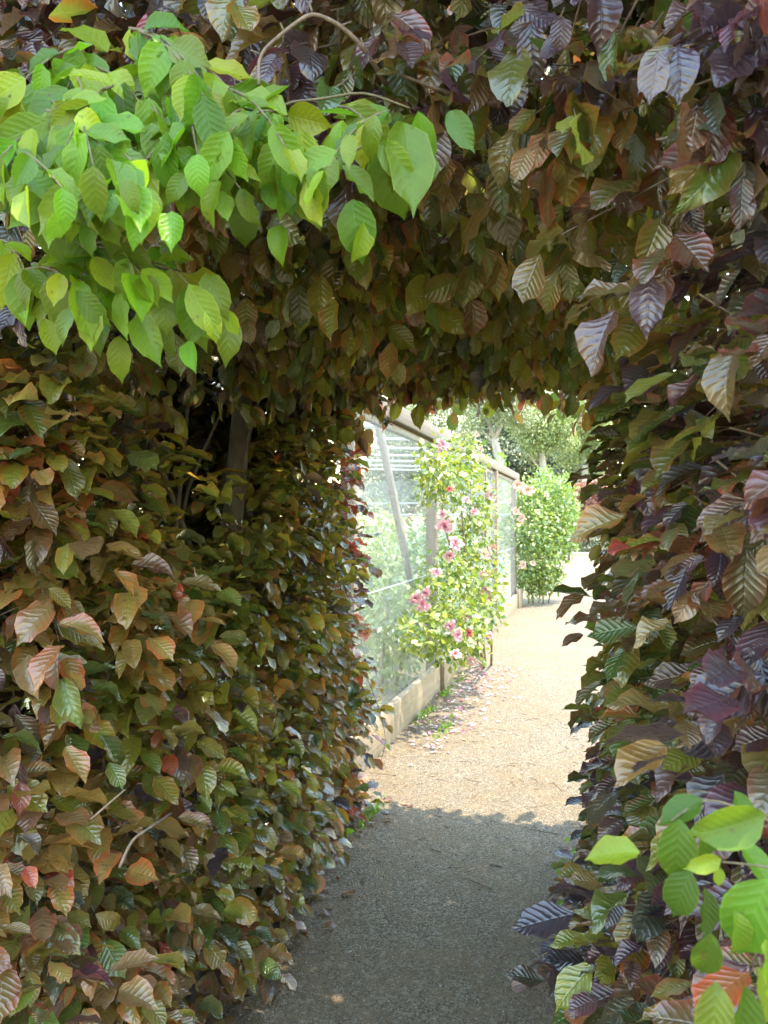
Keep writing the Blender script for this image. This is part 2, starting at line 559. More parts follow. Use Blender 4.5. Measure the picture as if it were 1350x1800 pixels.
# bark and twig litter
n = 420
Yp = 1.7 + 4.2 * rng.random(n); Xp = -0.62 + np.where(rng.random(n) < .6, rng.normal(0, 0.5, n), rng.choice([-.55, .5], n) + rng.normal(0, .1, n))
ang = rng.uniform(0, 3.14, n); ln = rng.uniform(0.008, 0.03, n) * (1 + 1.6 * (rng.random(n) > .94))
A = np.stack([Xp - np.cos(ang) * ln, Yp - np.sin(ang) * ln, np.full(n, .007)], 1)
B = np.stack([Xp + np.cos(ang) * ln, Yp + np.sin(ang) * ln, rng.uniform(.006, .012, n)], 1)
tag(link("bark_litter", twigs_mesh("bark_litter", A, B, 0.0022, 0.0014), M_TWIG), "dry twigs and bark chips scattered on the shaded gravel", "litter", kind="stuff")

# ------------------------------------------------------------------ beech hedge
YB = 3.66
def y_front(X): return 0.95 - 0.27 * X
def z_ceil(Y): return 2.06 + 0.03 * (Y - 1.1)
def bulge(Y, z): return np.exp(-((z - 0.25) / 0.45) ** 2) * np.clip((3.3 - Y) / 0.8, 0, 1)
def x_left(Y, z): return -1.24 + 0.12 * bulge(Y, z) + 0.03 * np.sin(Y * 5 + z * 4) + 0.03 * np.sin(z * 9 - Y * 3)
def x_right(Y, z): return 0.17 - 0.15 * bulge(Y, z) + 0.025 * np.sin(Y * 6 + z * 5) + 0.025 * np.sin(z * 8 + Y * 4)
RC = 0.30
def flare(t):
    q = np.clip(t / 0.30, 0, 1)
    return 0.22 * (1 - np.sqrt(1 - (1 - q) ** 2))

def arch_points(n, part, yr=None):
    """points and outward normals on the tunnel surface. part in left,right,top"""
    if part == 'top':
        xs = rng.uniform(0, 1, n)
        Y = rng.uniform(0, 1, n)
        xl, xr = -1.22, 0.13
        X = xl + (xr - xl) * xs
        yf = y_front(X); Y = yf + (YB - yf) * Y
        zc = z_ceil(Y) + 0.03 * np.sin(X * 9 + Y * 5) + flare(Y - yf)
        dl = X - xl; dr = xr - X
        dd = np.minimum(dl, dr)
        drop = np.where(dd < RC, RC - np.sqrt(np.maximum(RC ** 2 - (RC - dd) ** 2, 0)), 0)
        Z = zc - drop
        nx = np.where(dd < RC, (RC - dd) / RC * np.where(dl < dr, 1, -1), 0)
        fl = np.clip(1 - (Y - yf) / 0.25, 0, 1)
        N = norm(np.stack([nx, -fl * 0.9, -np.ones(n) * np.sqrt(np.maximum(1 - nx ** 2, 0.05))], 1))
        return np.stack([X, Y, Z], 1), N
    Z = rng.uniform(0.03, 1.85, n)
    s = 1 if part == 'left' else -1
    yf = y_front(-1.22 if part == 'left' else 0.13)
    Y = yf + (YB - yf) * rng.random(n)
    X = x_left(Y, Z) if part == 'left' else x_right(Y, Z)
    X = X - s * flare(Y - yf)
    fl = np.clip(1 - (Y - yf) / 0.25, 0, 1); bk = np.clip(1 - (YB - Y) / 0.2, 0, 1)
    N = norm(np.stack([s * np.ones(n), -fl * 0.9 + bk * 0.7, np.zeros(n)], 1))
    return np.stack([X, Y, Z], 1), N

def in_arch(X, Z, grow=0.0):
    cx, hw, zt = -0.545, 0.675 + grow, 2.06 + grow
    ax_ = np.abs(X - cx)
    corner = (ax_ > hw - RC) & (Z > zt - RC) & (np.hypot(ax_ - (hw - RC), Z - (zt - RC)) > RC)
    return (ax_ < hw) & (Z < zt) & ~corner

def face_points(n, side):
    X = rng.uniform(-2.5, 1.5, n); Z = rng.uniform(0.03, 3.2, n)
    k = ~in_arch(X, Z, 0.0)
    X, Z = X[k], Z[k]; m = len(X)
    if side == 'front':
        Y = y_front(X) + 0.035 * np.sin(X * 7 + Z * 5) + 0.03 * np.sin(Z * 9 - X * 4)
        N = np.tile([0, -1.0, 0], (m, 1))
    else:
        Y = np.full(m, YB) + 0.04 * np.sin(X * 7 + Z * 5); N = np.tile([0, 1.0, 0], (m, 1))
    return np.stack([X, Y, Z], 1), N

def lump(P):
    x, y, z = P[:, 0], P[:, 1], P[:, 2]
    return (np.sin(x * 13 + z * 17 + 1.3) * np.cos(y * 15 - z * 7) + np.sin(y * 23 + x * 11 + z * 5) * np.cos(z * 21 - x * 8 + .7) + .6 * np.sin(z * 33 + y * 9))

LEAVES = []    # dicts of arrays: pos axis normal size color lod
TW_A, TW_B = [], []

def sprays(P, N, style, nl=(4, 8), size=0.088, depth=(-0.03, 0.14), lod=0, colorf=None):
    """grow a flat spray of alternate leaves at every point"""
    if lod == 0:
        lm = lump(P)
        kp = rng.random(len(P)) < np.clip(0.80 + 0.32 * lm, 0.12, 1)
        P, N, lm = P[kp], N[kp], lm[kp]
    n = len(P)
    dep = rng.uniform(depth[0], depth[1], n)
    if lod == 0: dep = dep - 0.035 * np.clip(lm, -1.6, 1.3)
    tang = norm(rng.normal(0, 1, (n, 3)))
    up = np.array([0, 0, 1.0])
    if style == 'wall':
        d = N * 0.75 + np.array([0, -0.5, -0.12]) + tang * 0.45
        nv = up * 1.0 + N * 0.35 + np.array([0, -0.45, 0]) + tang * 0.25
        hang, hj = 0.14, 0.16
    elif style == 'ceil':
        d = N * 0.35 + tang * np.array([0.8, 0.8, 0.2]) + np.array([0, -0.25, -0.1])
        nv = np.array([0, -0.75, 0.45]) + rng.normal(0, .45, (n, 3))
        hang, hj = 0.55, 0.30
    elif style == 'front':
        d = N * 0.55 + tang * np.array([0.8, .3, .4]) + np.array([0, 0, -0.25])
        nv = N * 0.75 + up * 0.7 + tang * 0.35
        hang, hj = 0.45, 0.3
    else:
        d = N * 0.8 + tang * 0.6
        nv = up + N * 0.4 + tang * 0.4
        hang, hj = 0.2, 0.2
    d = norm(d)
    nv = norm(nv - d * np.sum(nv * d, 1, keepdims=True))
    side = np.cross(d, nv)
    cnt = rng.integers(nl[0], nl[1] + 1, n)
    base = P - N * (dep + 0.06)[:, None]
    sp = size * 0.34
    mx = int(cnt.max())
    sp_col = rng.random(n)
    for i in range(mx):
        k = np.where(cnt > i)[0]
        term = (cnt[k] - 1 == i)
        si = np.where((i % 2) == 0, 1.0, -1.0)
        droop = -0.35 * ((i * sp) ** 2) / 0.15
        pos = base[k] + d[k] * (0.02 + i * sp) + np.array([0, 0, 1.0]) * droop
        ang = np.where(term, 0.0, rng.normal(0.85, 0.15, len(k)))
        ax = d[k] * np.cos(ang)[:, None] + side[k] * (si * np.sin(ang))[:, None]
        h = np.clip(hang + rng.normal(0, hj, len(k)), 0, 0.95)[:, None]
        ax = norm(ax * (1 - h) + np.array([0, 0, -1.0]) * h)
        nm = norm(nv[k] + rng.normal(0, 0.24 if style == 'wall' else 0.36, (len(k), 3)))
        sz = size * rng.uniform(0.55, 1.18, len(k)) * (0.8 if i == 0 else 1)
        c = colorf(pos, dep[k], sp_col[k], i / np.maximum(cnt[k] - 1, 1))
        LEAVES.append(dict(pos=pos, axis=ax, normal=nm, size=sz, color=c, lod=np.full(len(k), lod)))
    L_ = (cnt - 1) * sp * 0.82 + 0.02
    if lod == 0:
        TW_A.append(base - d * 0.05); TW_B.append(base + d * L_[:, None] + np.array([0, 0, -0.35])[None] * ((L_ ** 2) / 0.15)[:, None] * 0.8)

OLIVE = np.array([.190, .205, .032]); BRONZE = np.array([.26, .180, .055]); BROWN = np.array([.155, .092, .046])
PURPLE = np.array([.100, .056, .066]); RED = np.array([.34, .08, .045]); DGREEN = np.array([.085, .135, .030]); DPURP = np.array([.062, .050, .060])
TAN = np.array([.27, .17, .09])
PAL = np.stack([OLIVE, BRONZE, BROWN, PURPLE, RED, DGREEN, DPURP, TAN])

def wst(l):
    return np.stack(np.broadcast_arrays(*l), 1).copy()

def pick(w, n, sc=None):
    """w (n,8) weights -> colours; leaves of one spray (same sc) mostly share a colour"""
    w = np.maximum(w, 0); cw = np.cumsum(w, 1); cw /= cw[:, -1:]
    r = rng.random(n) if sc is None else np.where(rng.random(n) < 0.72, (sc * 7.13) % 1.0, rng.random(n))
    i = np.minimum((r[:, None] > cw).sum(1), 7)
    i2 = np.minimum((rng.random(n)[:, None] > cw).sum(1), 7)
    f = rng.uniform(0, 0.5, n)[:, None]
    c = PAL[i] * (1 - f) + PAL[i2] * f
    c = c * rng.uniform(0.72, 1.25, n)[:, None] * rng.uniform(.94, 1.06, (n, 3))
    al = np.clip(rng.normal(0.3, 0.3, n), 0, 1)
    return np.concatenate([c, al[:, None]], 1)

def col_left(pos, dep, sc, t):
    n = len(pos); Y, Z = pos[:, 1], pos[:, 2]
    near = np.clip((2.1 - Y) / 0.8, 0, 1); far = np.clip((Y - 3.35) / 0.35, 0, 1); edge = np.clip((1.62 - Y) / 0.2, 0, 1); low = np.clip((0.9 - Z) / 0.7, 0, 1)
    hi = np.clip((Z - 1.2) / 0.5, 0, 1)
    w = wst([1.3 + 1.0 * hi - .4 * near - .4 * low, 0.65 + 1.0 * near + 0.8 * low, .12 + .12 * near + .3 * far + .15 * low,
                  .02 + .12 * low + 0.10 * near, .015 + 0.06 * near + 0.55 * far + 0.55 * edge * hi, .65 + .2 * hi - .3 * near, .12 + .5 * far * low + .15 * low, .15 * low + .2 * near])
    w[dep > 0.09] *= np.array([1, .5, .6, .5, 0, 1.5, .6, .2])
    return pick(w, n, sc)
def col_right(pos, dep, sc, t):
    n = len(pos); Y, Z = pos[:, 1], pos[:, 2]
    near = np.clip((1.7 - Y) / 0.6, 0, 1); far = np.clip((Y - 3.2) / 0.4, 0, 1); low = np.clip((1.1 - Z) / 0.8, 0, 1)
    w = wst([.9 - .4 * near - .4 * low, .25 + .2 * near, .5 + .2 * far, .15 + .8 * near + .3 * low, .02 + .03 * near + .04 * far, .8 - .5 * near, .3 + .8 * low + .3 * near, .03])
    c = pick(w, n, sc)
    c[:, :3] *= np.array([.82, .84, .92])
    return c
def col_top(pos, dep, sc, t):
    n = len(pos); Y = pos[:, 1]
    near = np.clip((1.5 - Y) / 0.4, 0, 1); far = np.clip((Y - 3.3) / 0.35, 0, 1)
    w = wst([2.0 - .7 * near, .45, .22 + .4 * near + .3 * far, .04 + .3 * near, .0 + .30 * far, .9, .08, .1])
    return pick(w, n, sc)
def col_front(pos, dep, sc, t):
    n = len(pos); rt = np.clip((pos[:, 0] + 0.1) / 0.15, 0, 1)
    tip = (t > 0.9) & (sc > 0.72)
    lf = np.clip((-0.9 - pos[:, 0]) / 0.3, 0, 1)
    w = wst([.30 - .15 * rt, .10 + .3 * lf, .50 + 0 * lf, 1.25 - .6 * lf + .9 * rt, .03 + tip * (.45 - .30 * rt) + .3 * lf, .22 + 0 * lf, .55 + 0 * lf, .08 + 0 * lf])
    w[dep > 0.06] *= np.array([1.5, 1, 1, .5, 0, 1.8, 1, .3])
    c = pick(w, n, sc)
    c[:, :3] *= np.array([.78, .74, .84])
    return c
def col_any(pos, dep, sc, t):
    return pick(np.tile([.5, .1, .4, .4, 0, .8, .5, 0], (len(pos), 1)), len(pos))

# --- left wall, with the open gap where the trunks show
P, N = arch_points(1650, 'left')
gap = np.exp(-(((P[:, 1] - 2.36) / 0.62) ** 2 + ((P[:, 2] - 1.71) / 0.32) ** 2) ** 2)
gap2 = np.exp(-((P[:, 1] - 1.55) / 0.13) ** 2 - ((P[:, 2] - 1.06) / 0.10) ** 2) + np.exp(-((P[:, 1] - 1.75) / 0.16) ** 2 - ((P[:, 2] - 0.75) / 0.10) ** 2)
keep = rng.random(len(P)) > np.clip(gap * 0.96 + gap2, 0, 0.97)
nr = keep & (P[:, 1] < 2.3); fr = keep & ~nr
sprays(P[nr], N[nr], 'wall', colorf=col_left, size=0.104, nl=(5, 9))
sprays(P[fr], N[fr], 'wall', colorf=col_left, size=0.092, nl=(5, 8))
P, N = arch_points(1750, 'right')
sprays(P, N, 'wall', colorf=col_right)
P, N = arch_points(1500, 'top')
sprays(P, N, 'ceil', colorf=col_top, nl=(3, 6), size=0.098)
# --- front face
P, N = face_points(5000, 'front')
rt = P[:, 0] > -0.25
sprays(P[~rt], N[~rt], 'front', colorf=col_front, nl=(3, 6), size=0.092, depth=(-0.07, 0.12))
sprays(P[rt], N[rt], 'front', colorf=col_front, nl=(3, 6), size=0.080, depth=(-0.04, 0.14))
Px, Nx = face_points(1500, 'front')
kx = Px[:, 0] > -0.2
sprays(Px[kx], Nx[kx], 'front', colorf=col_front, nl=(3, 6), size=0.078, depth=(0.0, 0.16))
# --- back face: dense round the opening, coarse elsewhere
P, N = face_points(3000, 'back')
rim = in_arch(P[:, 0], P[:, 2], 0.22)
sprays(P[~rim], N[~rim], 'any', colorf=col_any, nl=(4, 7), size=0.11, lod=1)
th = rng.uniform(0, 1, 520)
# rim sprays growing into the opening at the far end
hgt = 1.85
XS, ZS, NX, NZ = [], [], [], []
for q in th:
    s_ = q * (2 * hgt + 1.35)
    if s_ < hgt: XS.append(-1.22); ZS.append(s_); NX.append(1); NZ.append(0)
    elif s_ < hgt + 1.35: XS.append(-1.22 + s_ - hgt); ZS.append(2.12 - 0.5 * max(0, abs(s_ - hgt - 0.675) - 0.40)); NX.append(0); NZ.append(-1)
    else: XS.append(0.17); ZS.append(s_ - hgt - 1.35); NX.append(-1); NZ.append(0)
P = np.stack([XS, rng.uniform(YB - .18, YB + .1, len(XS)), np.array(ZS) - np.abs(rng.normal(0, .05, len(XS))) * (np.array(NZ) < 0)], 1); N = np.stack([NX, np.zeros(len(XS)), NZ], 1).astype(float)
def col_rim(pos, dep, sc, t):
    n = len(pos); l = (pos[:, 0] < -0.75).astype(float)
    w = wst([.3 + 0 * l, .35 + 0 * l, .6 + 0 * l, .25 + 0 * l, .15 + .9 * l, .15 + 0 * l, .3 + 0 * l, .1 + 0 * l])
    return pick(w, n, sc)
top = N[:, 2] < -0.5
sprays(P[~top], N[~top], 'wall', colorf=col_rim, nl=(3, 6), depth=(-0.03, 0.1))
sprays(P[top], N[top], 'ceil', colorf=col_rim, nl=(3, 5), depth=(-0.02, 0.1))
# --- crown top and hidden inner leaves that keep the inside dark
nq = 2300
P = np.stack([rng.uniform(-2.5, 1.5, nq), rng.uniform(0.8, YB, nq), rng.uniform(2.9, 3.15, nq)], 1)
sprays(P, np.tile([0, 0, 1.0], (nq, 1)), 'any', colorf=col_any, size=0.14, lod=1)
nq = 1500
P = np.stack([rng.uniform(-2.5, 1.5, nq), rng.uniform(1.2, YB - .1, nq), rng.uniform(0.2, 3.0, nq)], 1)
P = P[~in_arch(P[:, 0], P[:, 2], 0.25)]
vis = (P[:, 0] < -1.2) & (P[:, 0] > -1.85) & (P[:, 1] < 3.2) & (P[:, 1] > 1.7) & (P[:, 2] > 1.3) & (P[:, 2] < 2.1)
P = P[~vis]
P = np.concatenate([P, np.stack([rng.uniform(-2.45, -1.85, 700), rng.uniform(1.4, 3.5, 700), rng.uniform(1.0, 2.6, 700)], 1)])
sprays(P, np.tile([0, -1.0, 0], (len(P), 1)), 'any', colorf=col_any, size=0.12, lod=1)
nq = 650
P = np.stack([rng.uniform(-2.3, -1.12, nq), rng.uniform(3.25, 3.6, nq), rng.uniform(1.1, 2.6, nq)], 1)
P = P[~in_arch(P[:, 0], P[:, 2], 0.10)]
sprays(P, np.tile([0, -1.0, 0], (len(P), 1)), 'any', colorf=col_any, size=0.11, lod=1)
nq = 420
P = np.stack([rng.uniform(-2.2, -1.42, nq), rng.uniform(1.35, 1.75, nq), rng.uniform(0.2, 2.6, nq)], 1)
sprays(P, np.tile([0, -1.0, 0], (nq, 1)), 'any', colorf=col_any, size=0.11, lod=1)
# ends of the modelled length of hedge
for xe, sg in ((-2.5, -1), (1.5, 1)):
    nq = 380
    P = np.stack([np.full(nq, xe), rng.uniform(0.8, YB, nq), rng.uniform(0, 3.1, nq)], 1)
    sprays(P, np.tile([sg * 1.0, 0, 0], (nq, 1)), 'any', colorf=col_any, size=0.13, lod=1)

LV = {k: np.concatenate([d[k] for d in LEAVES]) for k in LEAVES[0]}
A = np.concatenate(TW_A); B = np.concatenate(TW_B)
# nothing may hang into the ground, nor right in front of the lens
ok = (LV['pos'][:, 2] + LV['size'] * np.minimum(norm(LV['axis'])[:, 2], 0) > 0.012)
cd = np.linalg.norm(LV['pos'] - CAMP, axis=1)
ok &= cd > 0.80
LV = {k: v[ok] for k, v in LV.items()}
okt = (np.minimum(A[:, 2], B[:, 2]) > 0.01) & (np.linalg.norm(B - CAMP, axis=1) > 0.82)
A, B = A[okt], B[okt]

hedge_l = empty("beech_hedge", (-1.75, 2.4, 0), "copper beech hedge on the left of the path, olive and bronze leaves", "hedge", "two sides of the beech hedge arch")
hedge_r = empty("beech_hedge", (0.75, 2.3, 0), "copper beech hedge on the right of the path, large purple brown leaves", "hedge", "two sides of the beech hedge arch")
MID = -0.55

# rough visibility: coarse depth buffer in the view, then the largest visible leaves become parts
cen = LV['pos'] + norm(LV['axis']) * (LV['size'] * 0.5)[:, None]
px, py, dd = project(cen)
CELL = 12
GW, GH = 1350 // CELL + 1, 1800 // CELL + 1
zb = np.full((GH, GW), 1e9)
inf = (dd > 0.3) & (px > 0) & (px < 1350) & (py > 0) & (py < 1800)
order = np.where(inf)[0]
rad = LV['size'] * 0.22 * F / np.maximum(dd, .3)
for i in order:
    r = max(0, int(rad[i] / CELL)); cx, cy = int(px[i] / CELL), int(py[i] / CELL)
    y0, y1, x0, x1 = max(0, cy - r), min(GH, cy + r + 1), max(0, cx - r), min(GW, cx + r + 1)
    sub = zb[y0:y1, x0:x1]
    np.minimum(sub, dd[i], out=sub)
LV['lod'] = np.where((px < -90) | (px > 1440) | (py < -90) | (py > 1890) | (dd < 0.3), 1, LV['lod'])
facing = np.abs(np.sum(norm(LV['normal']) * norm(cen - CAMP), 1))
score = np.zeros(len(px))
ci = (np.clip(py / CELL, 0, GH - 1).astype(int), np.clip(px / CELL, 0, GW - 1).astype(int))
seen = inf & (dd <= zb[ci] + 0.02) & (LV['lod'] == 0)
score[seen] = (LV['size'] / np.maximum(dd, .3))[seen] * (0.4 + 0.6 * facing[seen])
is_l = cen[:, 0] < MID
var = rng.integers(0, len(T_HI), len(px))
hero = np.zeros(len(px), bool)
for side in (is_l, ~is_l):
    k = np.where(side & (score > 0))[0]
    k = k[np.argsort(-score[k])][:300]
    hero[k] = True
hi_mesh = [template_mesh("beech_leaf", T) for T in T_HERO]
for me in hi_mesh: me.materials.append(M_LEAF_O)
X_, Y_, Z_ = frames(LV['axis'], LV['normal'])
def place_leaf(name, me, pos, X, Y, Z, s, color, parent):
    o = bpy.data.objects.new(name, me)
    col.objects.link(o)
    M = Matrix(((X[0] * s, Y[0] * s, Z[0] * s, pos[0]), (X[1] * s, Y[1] * s, Z[1] * s, pos[1]), (X[2] * s, Y[2] * s, Z[2] * s, pos[2]), (0, 0, 0, 1)))
    o.parent = parent
    o.matrix_basis = Matrix.Translation(parent.location).inverted() @ M
    o.color = color
    return o
for i in np.where(hero)[0]:
    place_leaf("leaf", hi_mesh[var[i]], LV['pos'][i], X_[i], Y_[i], Z_[i], LV['size'][i], LV['color'][i], hedge_l if is_l[i] else hedge_r)
for side, par in ((is_l, hedge_l), (~is_l, hedge_r)):
    allk = side & ~hero
    k0 = allk & (LV['lod'] == 0); k1 = allk & (LV['lod'] == 1)
    for nm, k, T, v in (("foliage", k0, T_HI, var[k0]), ("inner_foliage", k1, T_LO, None)):
        me = leaves_mesh(nm, T, LV['pos'][k], LV['axis'][k], LV['normal'][k], LV['size'][k], LV['color'][k], v)
        o = link(nm, me, M_LEAF, par)
        tag(o, kind="stuff")
tl = (A[:, 0] < MID)
for side, par in ((tl, hedge_l), (~tl, hedge_r)):
    tag(link("twigs", twigs_mesh("twigs", A[side], B[side], 0.0022, 0.001), M_TWIG, par), kind="stuff")

def limb(name, p0, p1, r0, r1, par, seed, amp=0.03, n=9, mat=None, sides=8):
    mb = MB()
    mb.tube(wobble(p0, p1, n, amp, seed), np.linspace(r0, r1, n), sides)
    return mb.build(name, mat or M_BARK, par)
# trunks seen in the gap of the left side and others along the row
limb("trunk", (-1.50, 2.62, 0), (-1.30, 2.92, 2.75), .05, .036, hedge_l, 1)
limb("trunk", (-1.46, 1.98, 0), (-1.52, 1.96, 2.8), .045, .03, hedge_l, 2)
limb("trunk", (-1.75, 2.35, 0), (-1.62, 2.55, 2.8), .035, .02, hedge_l, 3)
limb("trunk", (-1.55, 3.25, 0), (-1.65, 3.2, 2.8), .04, .02, hedge_l, 4)
limb("trunk", (-1.50, 1.50, 0), (-1.62, 1.5, 2.8), .05, .03, hedge_l, 5)
limb("trunk", (-2.1, 2.0, 0), (-2.0, 2.1, 2.8), .05, .03, hedge_l, 6)
for k in range(12):
    y = random.uniform(1.5, 3.3)
    limb("branch", (-1.55, y, random.uniform(.5, 2.4)), (-1.32 + random.uniform(-.2, .06), y + random.uniform(-.5, .5), random.uniform(.6, 2.5)), .012, .004, hedge_l, 20 + k, 0.05, 7, None, 6)
limb("trunk", (0.30, 1.6, 0), (0.22, 1.7, 2.8), .045, .025, hedge_r, 7)
limb("trunk", (0.28, 2.6, 0), (0.20, 2.5, 2.8), .045, .025, hedge_r, 8)
limb("trunk", (0.30, 3.4, 0), (0.40, 3.4, 2.8), .04, .025, hedge_r, 9)
for k in range(8):
    y = random.uniform(1.3, 3.4)
    limb("branch", (0.28, y, random.uniform(.5, 2.2)), (.22 + random.uniform(-.05, .1), y + random.uniform(-.4, .4), random.uniform(.6, 2.4)), .010, .003, hedge_r, 40 + k, 0.04, 7, None, 6)
# bare twigs that show in front of the leaves
def twig_px(pts, r0, r1, par, name="branch", mat=M_TWIG, sides=6):
    P = np.array([at(*p) for p in pts])
    t = np.linspace(0, len(P) - 1, (len(P) - 1) * 4 + 1)
    Q = np.stack([np.interp(t, range(len(P)), P[:, i]) for i in range(3)], 1)
    for _ in range(2):
        Q[1:-1] = (Q[:-2] + 2 * Q[1:-1] + Q[2:]) / 4
    mb = MB(); mb.tube(Q, np.linspace(r0, r1, len(Q)), sides)
    return mb.build(name, mat, par)
twig_px([(455, 150, 1.02), (455, 95, 1.02), (500, 55, 1.03), (548, 20, 1.03), (600, 45, 1.05), (640, 85, 1.07), (680, 150, 1.12)], .0022, .0034, hedge_r)
for q_ in ([(500, 55, 1.03), (492, 40, 1.025)], [(548, 20, 1.03), (544, 2, 1.03)], [(600, 45, 1.05), (618, 38, 1.045)], [(640, 85, 1.07), (634, 66, 1.065)], [(456, 95, 1.02), (440, 88, 1.015)], [(655, 108, 1.09), (676, 104, 1.085)]):
    twig_px(q_, .0018, .0007, hedge_r, 'twig')
twig_px([(700, 130, 1.08), (790, 165, 1.1), (860, 180, 1.14), (900, 200, 1.2)], .002, .005, hedge_r)
twig_px([(1235, 270, .95), (1220, 330, .98), (1190, 380, 1.0), (1150, 440, 1.05)], .003, .0015, hedge_r)
twig_px([(210, 1525, 1.45), (232, 1475, 1.45), (268, 1452, 1.47), (300, 1430, 1.6)], .003, .0022, hedge_l)
twig_px([(160, 1440, 1.4), (200, 1405, 1.38), (220, 1388, 1.36)], .0022, .0014, hedge_l)
twig_px([(640, 1180, 3.7), (665, 1240, 3.66), (680, 1300, 3.64), (668, 1345, 3.64)], .002, .001, hedge_l)

# ------------------------------------------------------------------ green-leaved branches
green_mesh = [template_mesh("green_leaf", T) for T in T_GREEN]
for me in green_mesh: me.materials.append(M_GREEN_O)
def green_color(yel):
    g = np.array([.125, .265, .016]) * (1 - yel) + np.array([.28, .38, .018]) * yel
    g = g * rng.uniform(.5, 1.25) * rng.uniform(.85, 1.12, 3)
    return (*g, rng.uniform(0, .12))
def green_leaf(parent, px, py, d, length_px, ang, tilt=None, yel=0.0):
    """leaf with its stalk end at the pixel; ang = tip direction in view, degrees from straight down"""
    p = at(px, py, d)
    a = math.radians(ang)
    ax = RGT * math.sin(a) + np.array([0, 0, -math.cos(a)]) - FWD * rng.uniform(-.15, .45)
    if tilt is None: tilt = rng.normal(0, .55)
    nm = -FWD * 1.0 + np.array([0, 0, .6 + rng.normal(0, .5)]) + RGT * tilt
    X, Y, Z = (v[0] for v in frames(np.array([ax]), np.array([nm])))
    c = green_color(yel)
    if ROOT[0] is gs: c = tuple(np.array(c) * np.array([.72, .72, .8, 1]))
    GL.append(dict(root=ROOT[0], parent=parent, pos=p, X=X, Y=Y, Z=Z, s=length_px / F * d, c=c, d=d, px=px, py=py, v=int(rng.integers(len(green_mesh)))))

GL = []; ROOT = [None]
gs = empty("green_beech_shoot", at(1340, 1520, .62), "bright green beech shoot at the lower right edge beside the path", "branch", "bright green beech shoots")
gb = empty("green_beech_branch", at(250, 200, 1.15), "bright green beech branch hanging over the upper left of the arch", "branch", "bright green beech shoots")
ROOT[0] = gb
poly = np.array([(0, 120), (60, 90), (180, 60), (260, 40), (340, 95), (430, 150), (470, 200), (540, 190), (600, 140), (660, 125), (690, 180), (780, 190), (800, 215), (770, 250), (700, 265), (650, 300), (610, 330), (560, 320), (500, 330), (440, 335), (390, 355), (340, 370), (300, 380), (270, 350), (250, 380), (200, 380), (130, 375), (70, 350), (0, 360)])
def in_poly(x, y, P):
    c = False; j = len(P) - 1
    for i in range(len(P)):
        if (P[i, 1] > y) != (P[j, 1] > y) and x < (P[j, 0] - P[i, 0]) * (y - P[i, 1]) / (P[j, 1] - P[i, 1]) + P[i, 0]: c = not c
        j = i
    return c
def green_twig(p0, p1, sag=25, step=30, big=1.0):
    n_ = max(3, int(math.hypot(p1[0] - p0[0], p1[1] - p0[1]) / step))
    pts_ = []
    for j in range(n_ + 1):
        t_ = j / n_
        x = p0[0] + (p1[0] - p0[0]) * t_; y = p0[1] + (p1[1] - p0[1]) * t_ - sag * math.sin(math.pi * t_) + sag * t_ * t_
        pts_.append((x, y, p0[2] + (p1[2] - p0[2]) * t_))
    tw_o = twig_px(pts_, .0020, .0009, gb, "twig", M_GTWIG)
    for j, (x, y, d) in enumerate(pts_):
        k_ = min(j + 1, n_); dx, dy = pts_[k_][0] - pts_[k_ - 1][0], pts_[k_][1] - pts_[k_ - 1][1]
        tw = math.degrees(math.atan2(dx, dy))
        a_ = tw + (0 if j == n_ else (52 if j % 2 else -52)) + rng.normal(0, 12)
        a_ = (a_ + 180) % 360 - 180
        a_ *= rng.uniform(.25, .85)
        green_leaf(tw_o, x, y, d - rng.uniform(0, .03), rng.uniform(62, 122) * big, a_, tilt=rng.normal(0, .75), yel=rng.random() ** 2.2 * 1.0)
for k in range(84):
    for _ in range(200):
        x, y = rng.uniform(-60, 760), rng.uniform(40, 330)
        x1, y1 = x + rng.uniform(30, 150) * rng.choice([-1, 1], p=[.35, .65]), y + rng.uniform(10, 110)
        if (in_poly(max(x, 1), y, poly) and in_poly(max(x1, 1), y1, poly)): break
    d = 0.98 + 0.06 * (x / 800) + rng.uniform(-.10, .10) - .04 * y / 380
    green_twig((x, y, d + .05), (x1, y1, d - .06), 18, 28, 1.04)
poly2 = np.array([(0, 395), (150, 400), (300, 430), (420, 470), (410, 530), (300, 530), (200, 560), (100, 520), (0, 470)])
for k in range(16):
    for _ in range(200):
        x, y = rng.uniform(1, 400), rng.uniform(395, 540)
        x1, y1 = x + rng.uniform(30, 110), y + rng.uniform(10, 60)
        if in_poly(x, y, poly2) and in_poly(x1, y1, poly2): break
    d = 1.06 + rng.uniform(-.06, .08)
    green_twig((x, y, d + .04), (x1, y1, d - .04), 14, 30, 0.95)
# the lower tier of hanging leaves
for x, y, L_, a in [(60, 490, 80, -5), (165, 470, 105, 2), (110, 440, 90, -25), (225, 480, 100, 20), (250, 500, 85, 5), (295, 560, 70, -8), (130, 540, 70, -30), (170, 545, 80, 10), (210, 590, 80, 2),
                    (330, 520, 90, 25), (345, 540, 80, 12), (395, 545, 95, 15), (330, 600, 60, 18), (285, 510, 80, 15), (80, 560, 60, 15), (40, 470, 70, 10), (360, 480, 90, 30), (430, 350, 80, -5),
                    (620, 350, 105, 8), (640, 390, 70, -5), (490, 395, 70, 2), (535, 290, 110, 4), (710, 215, 180, 6), (735, 195, 110, 14), (790, 195, 90, 25), (760, 270, 60, -10), (670, 250, 130, 14), (600, 290, 80, 40)]:
    green_leaf(gb, x, y, 1.02 + rng.uniform(-.06, .08) if x < 450 else 0.98, L_ * 1.12, a, tilt=rng.normal(0, .4), yel=rng.random() * .4)
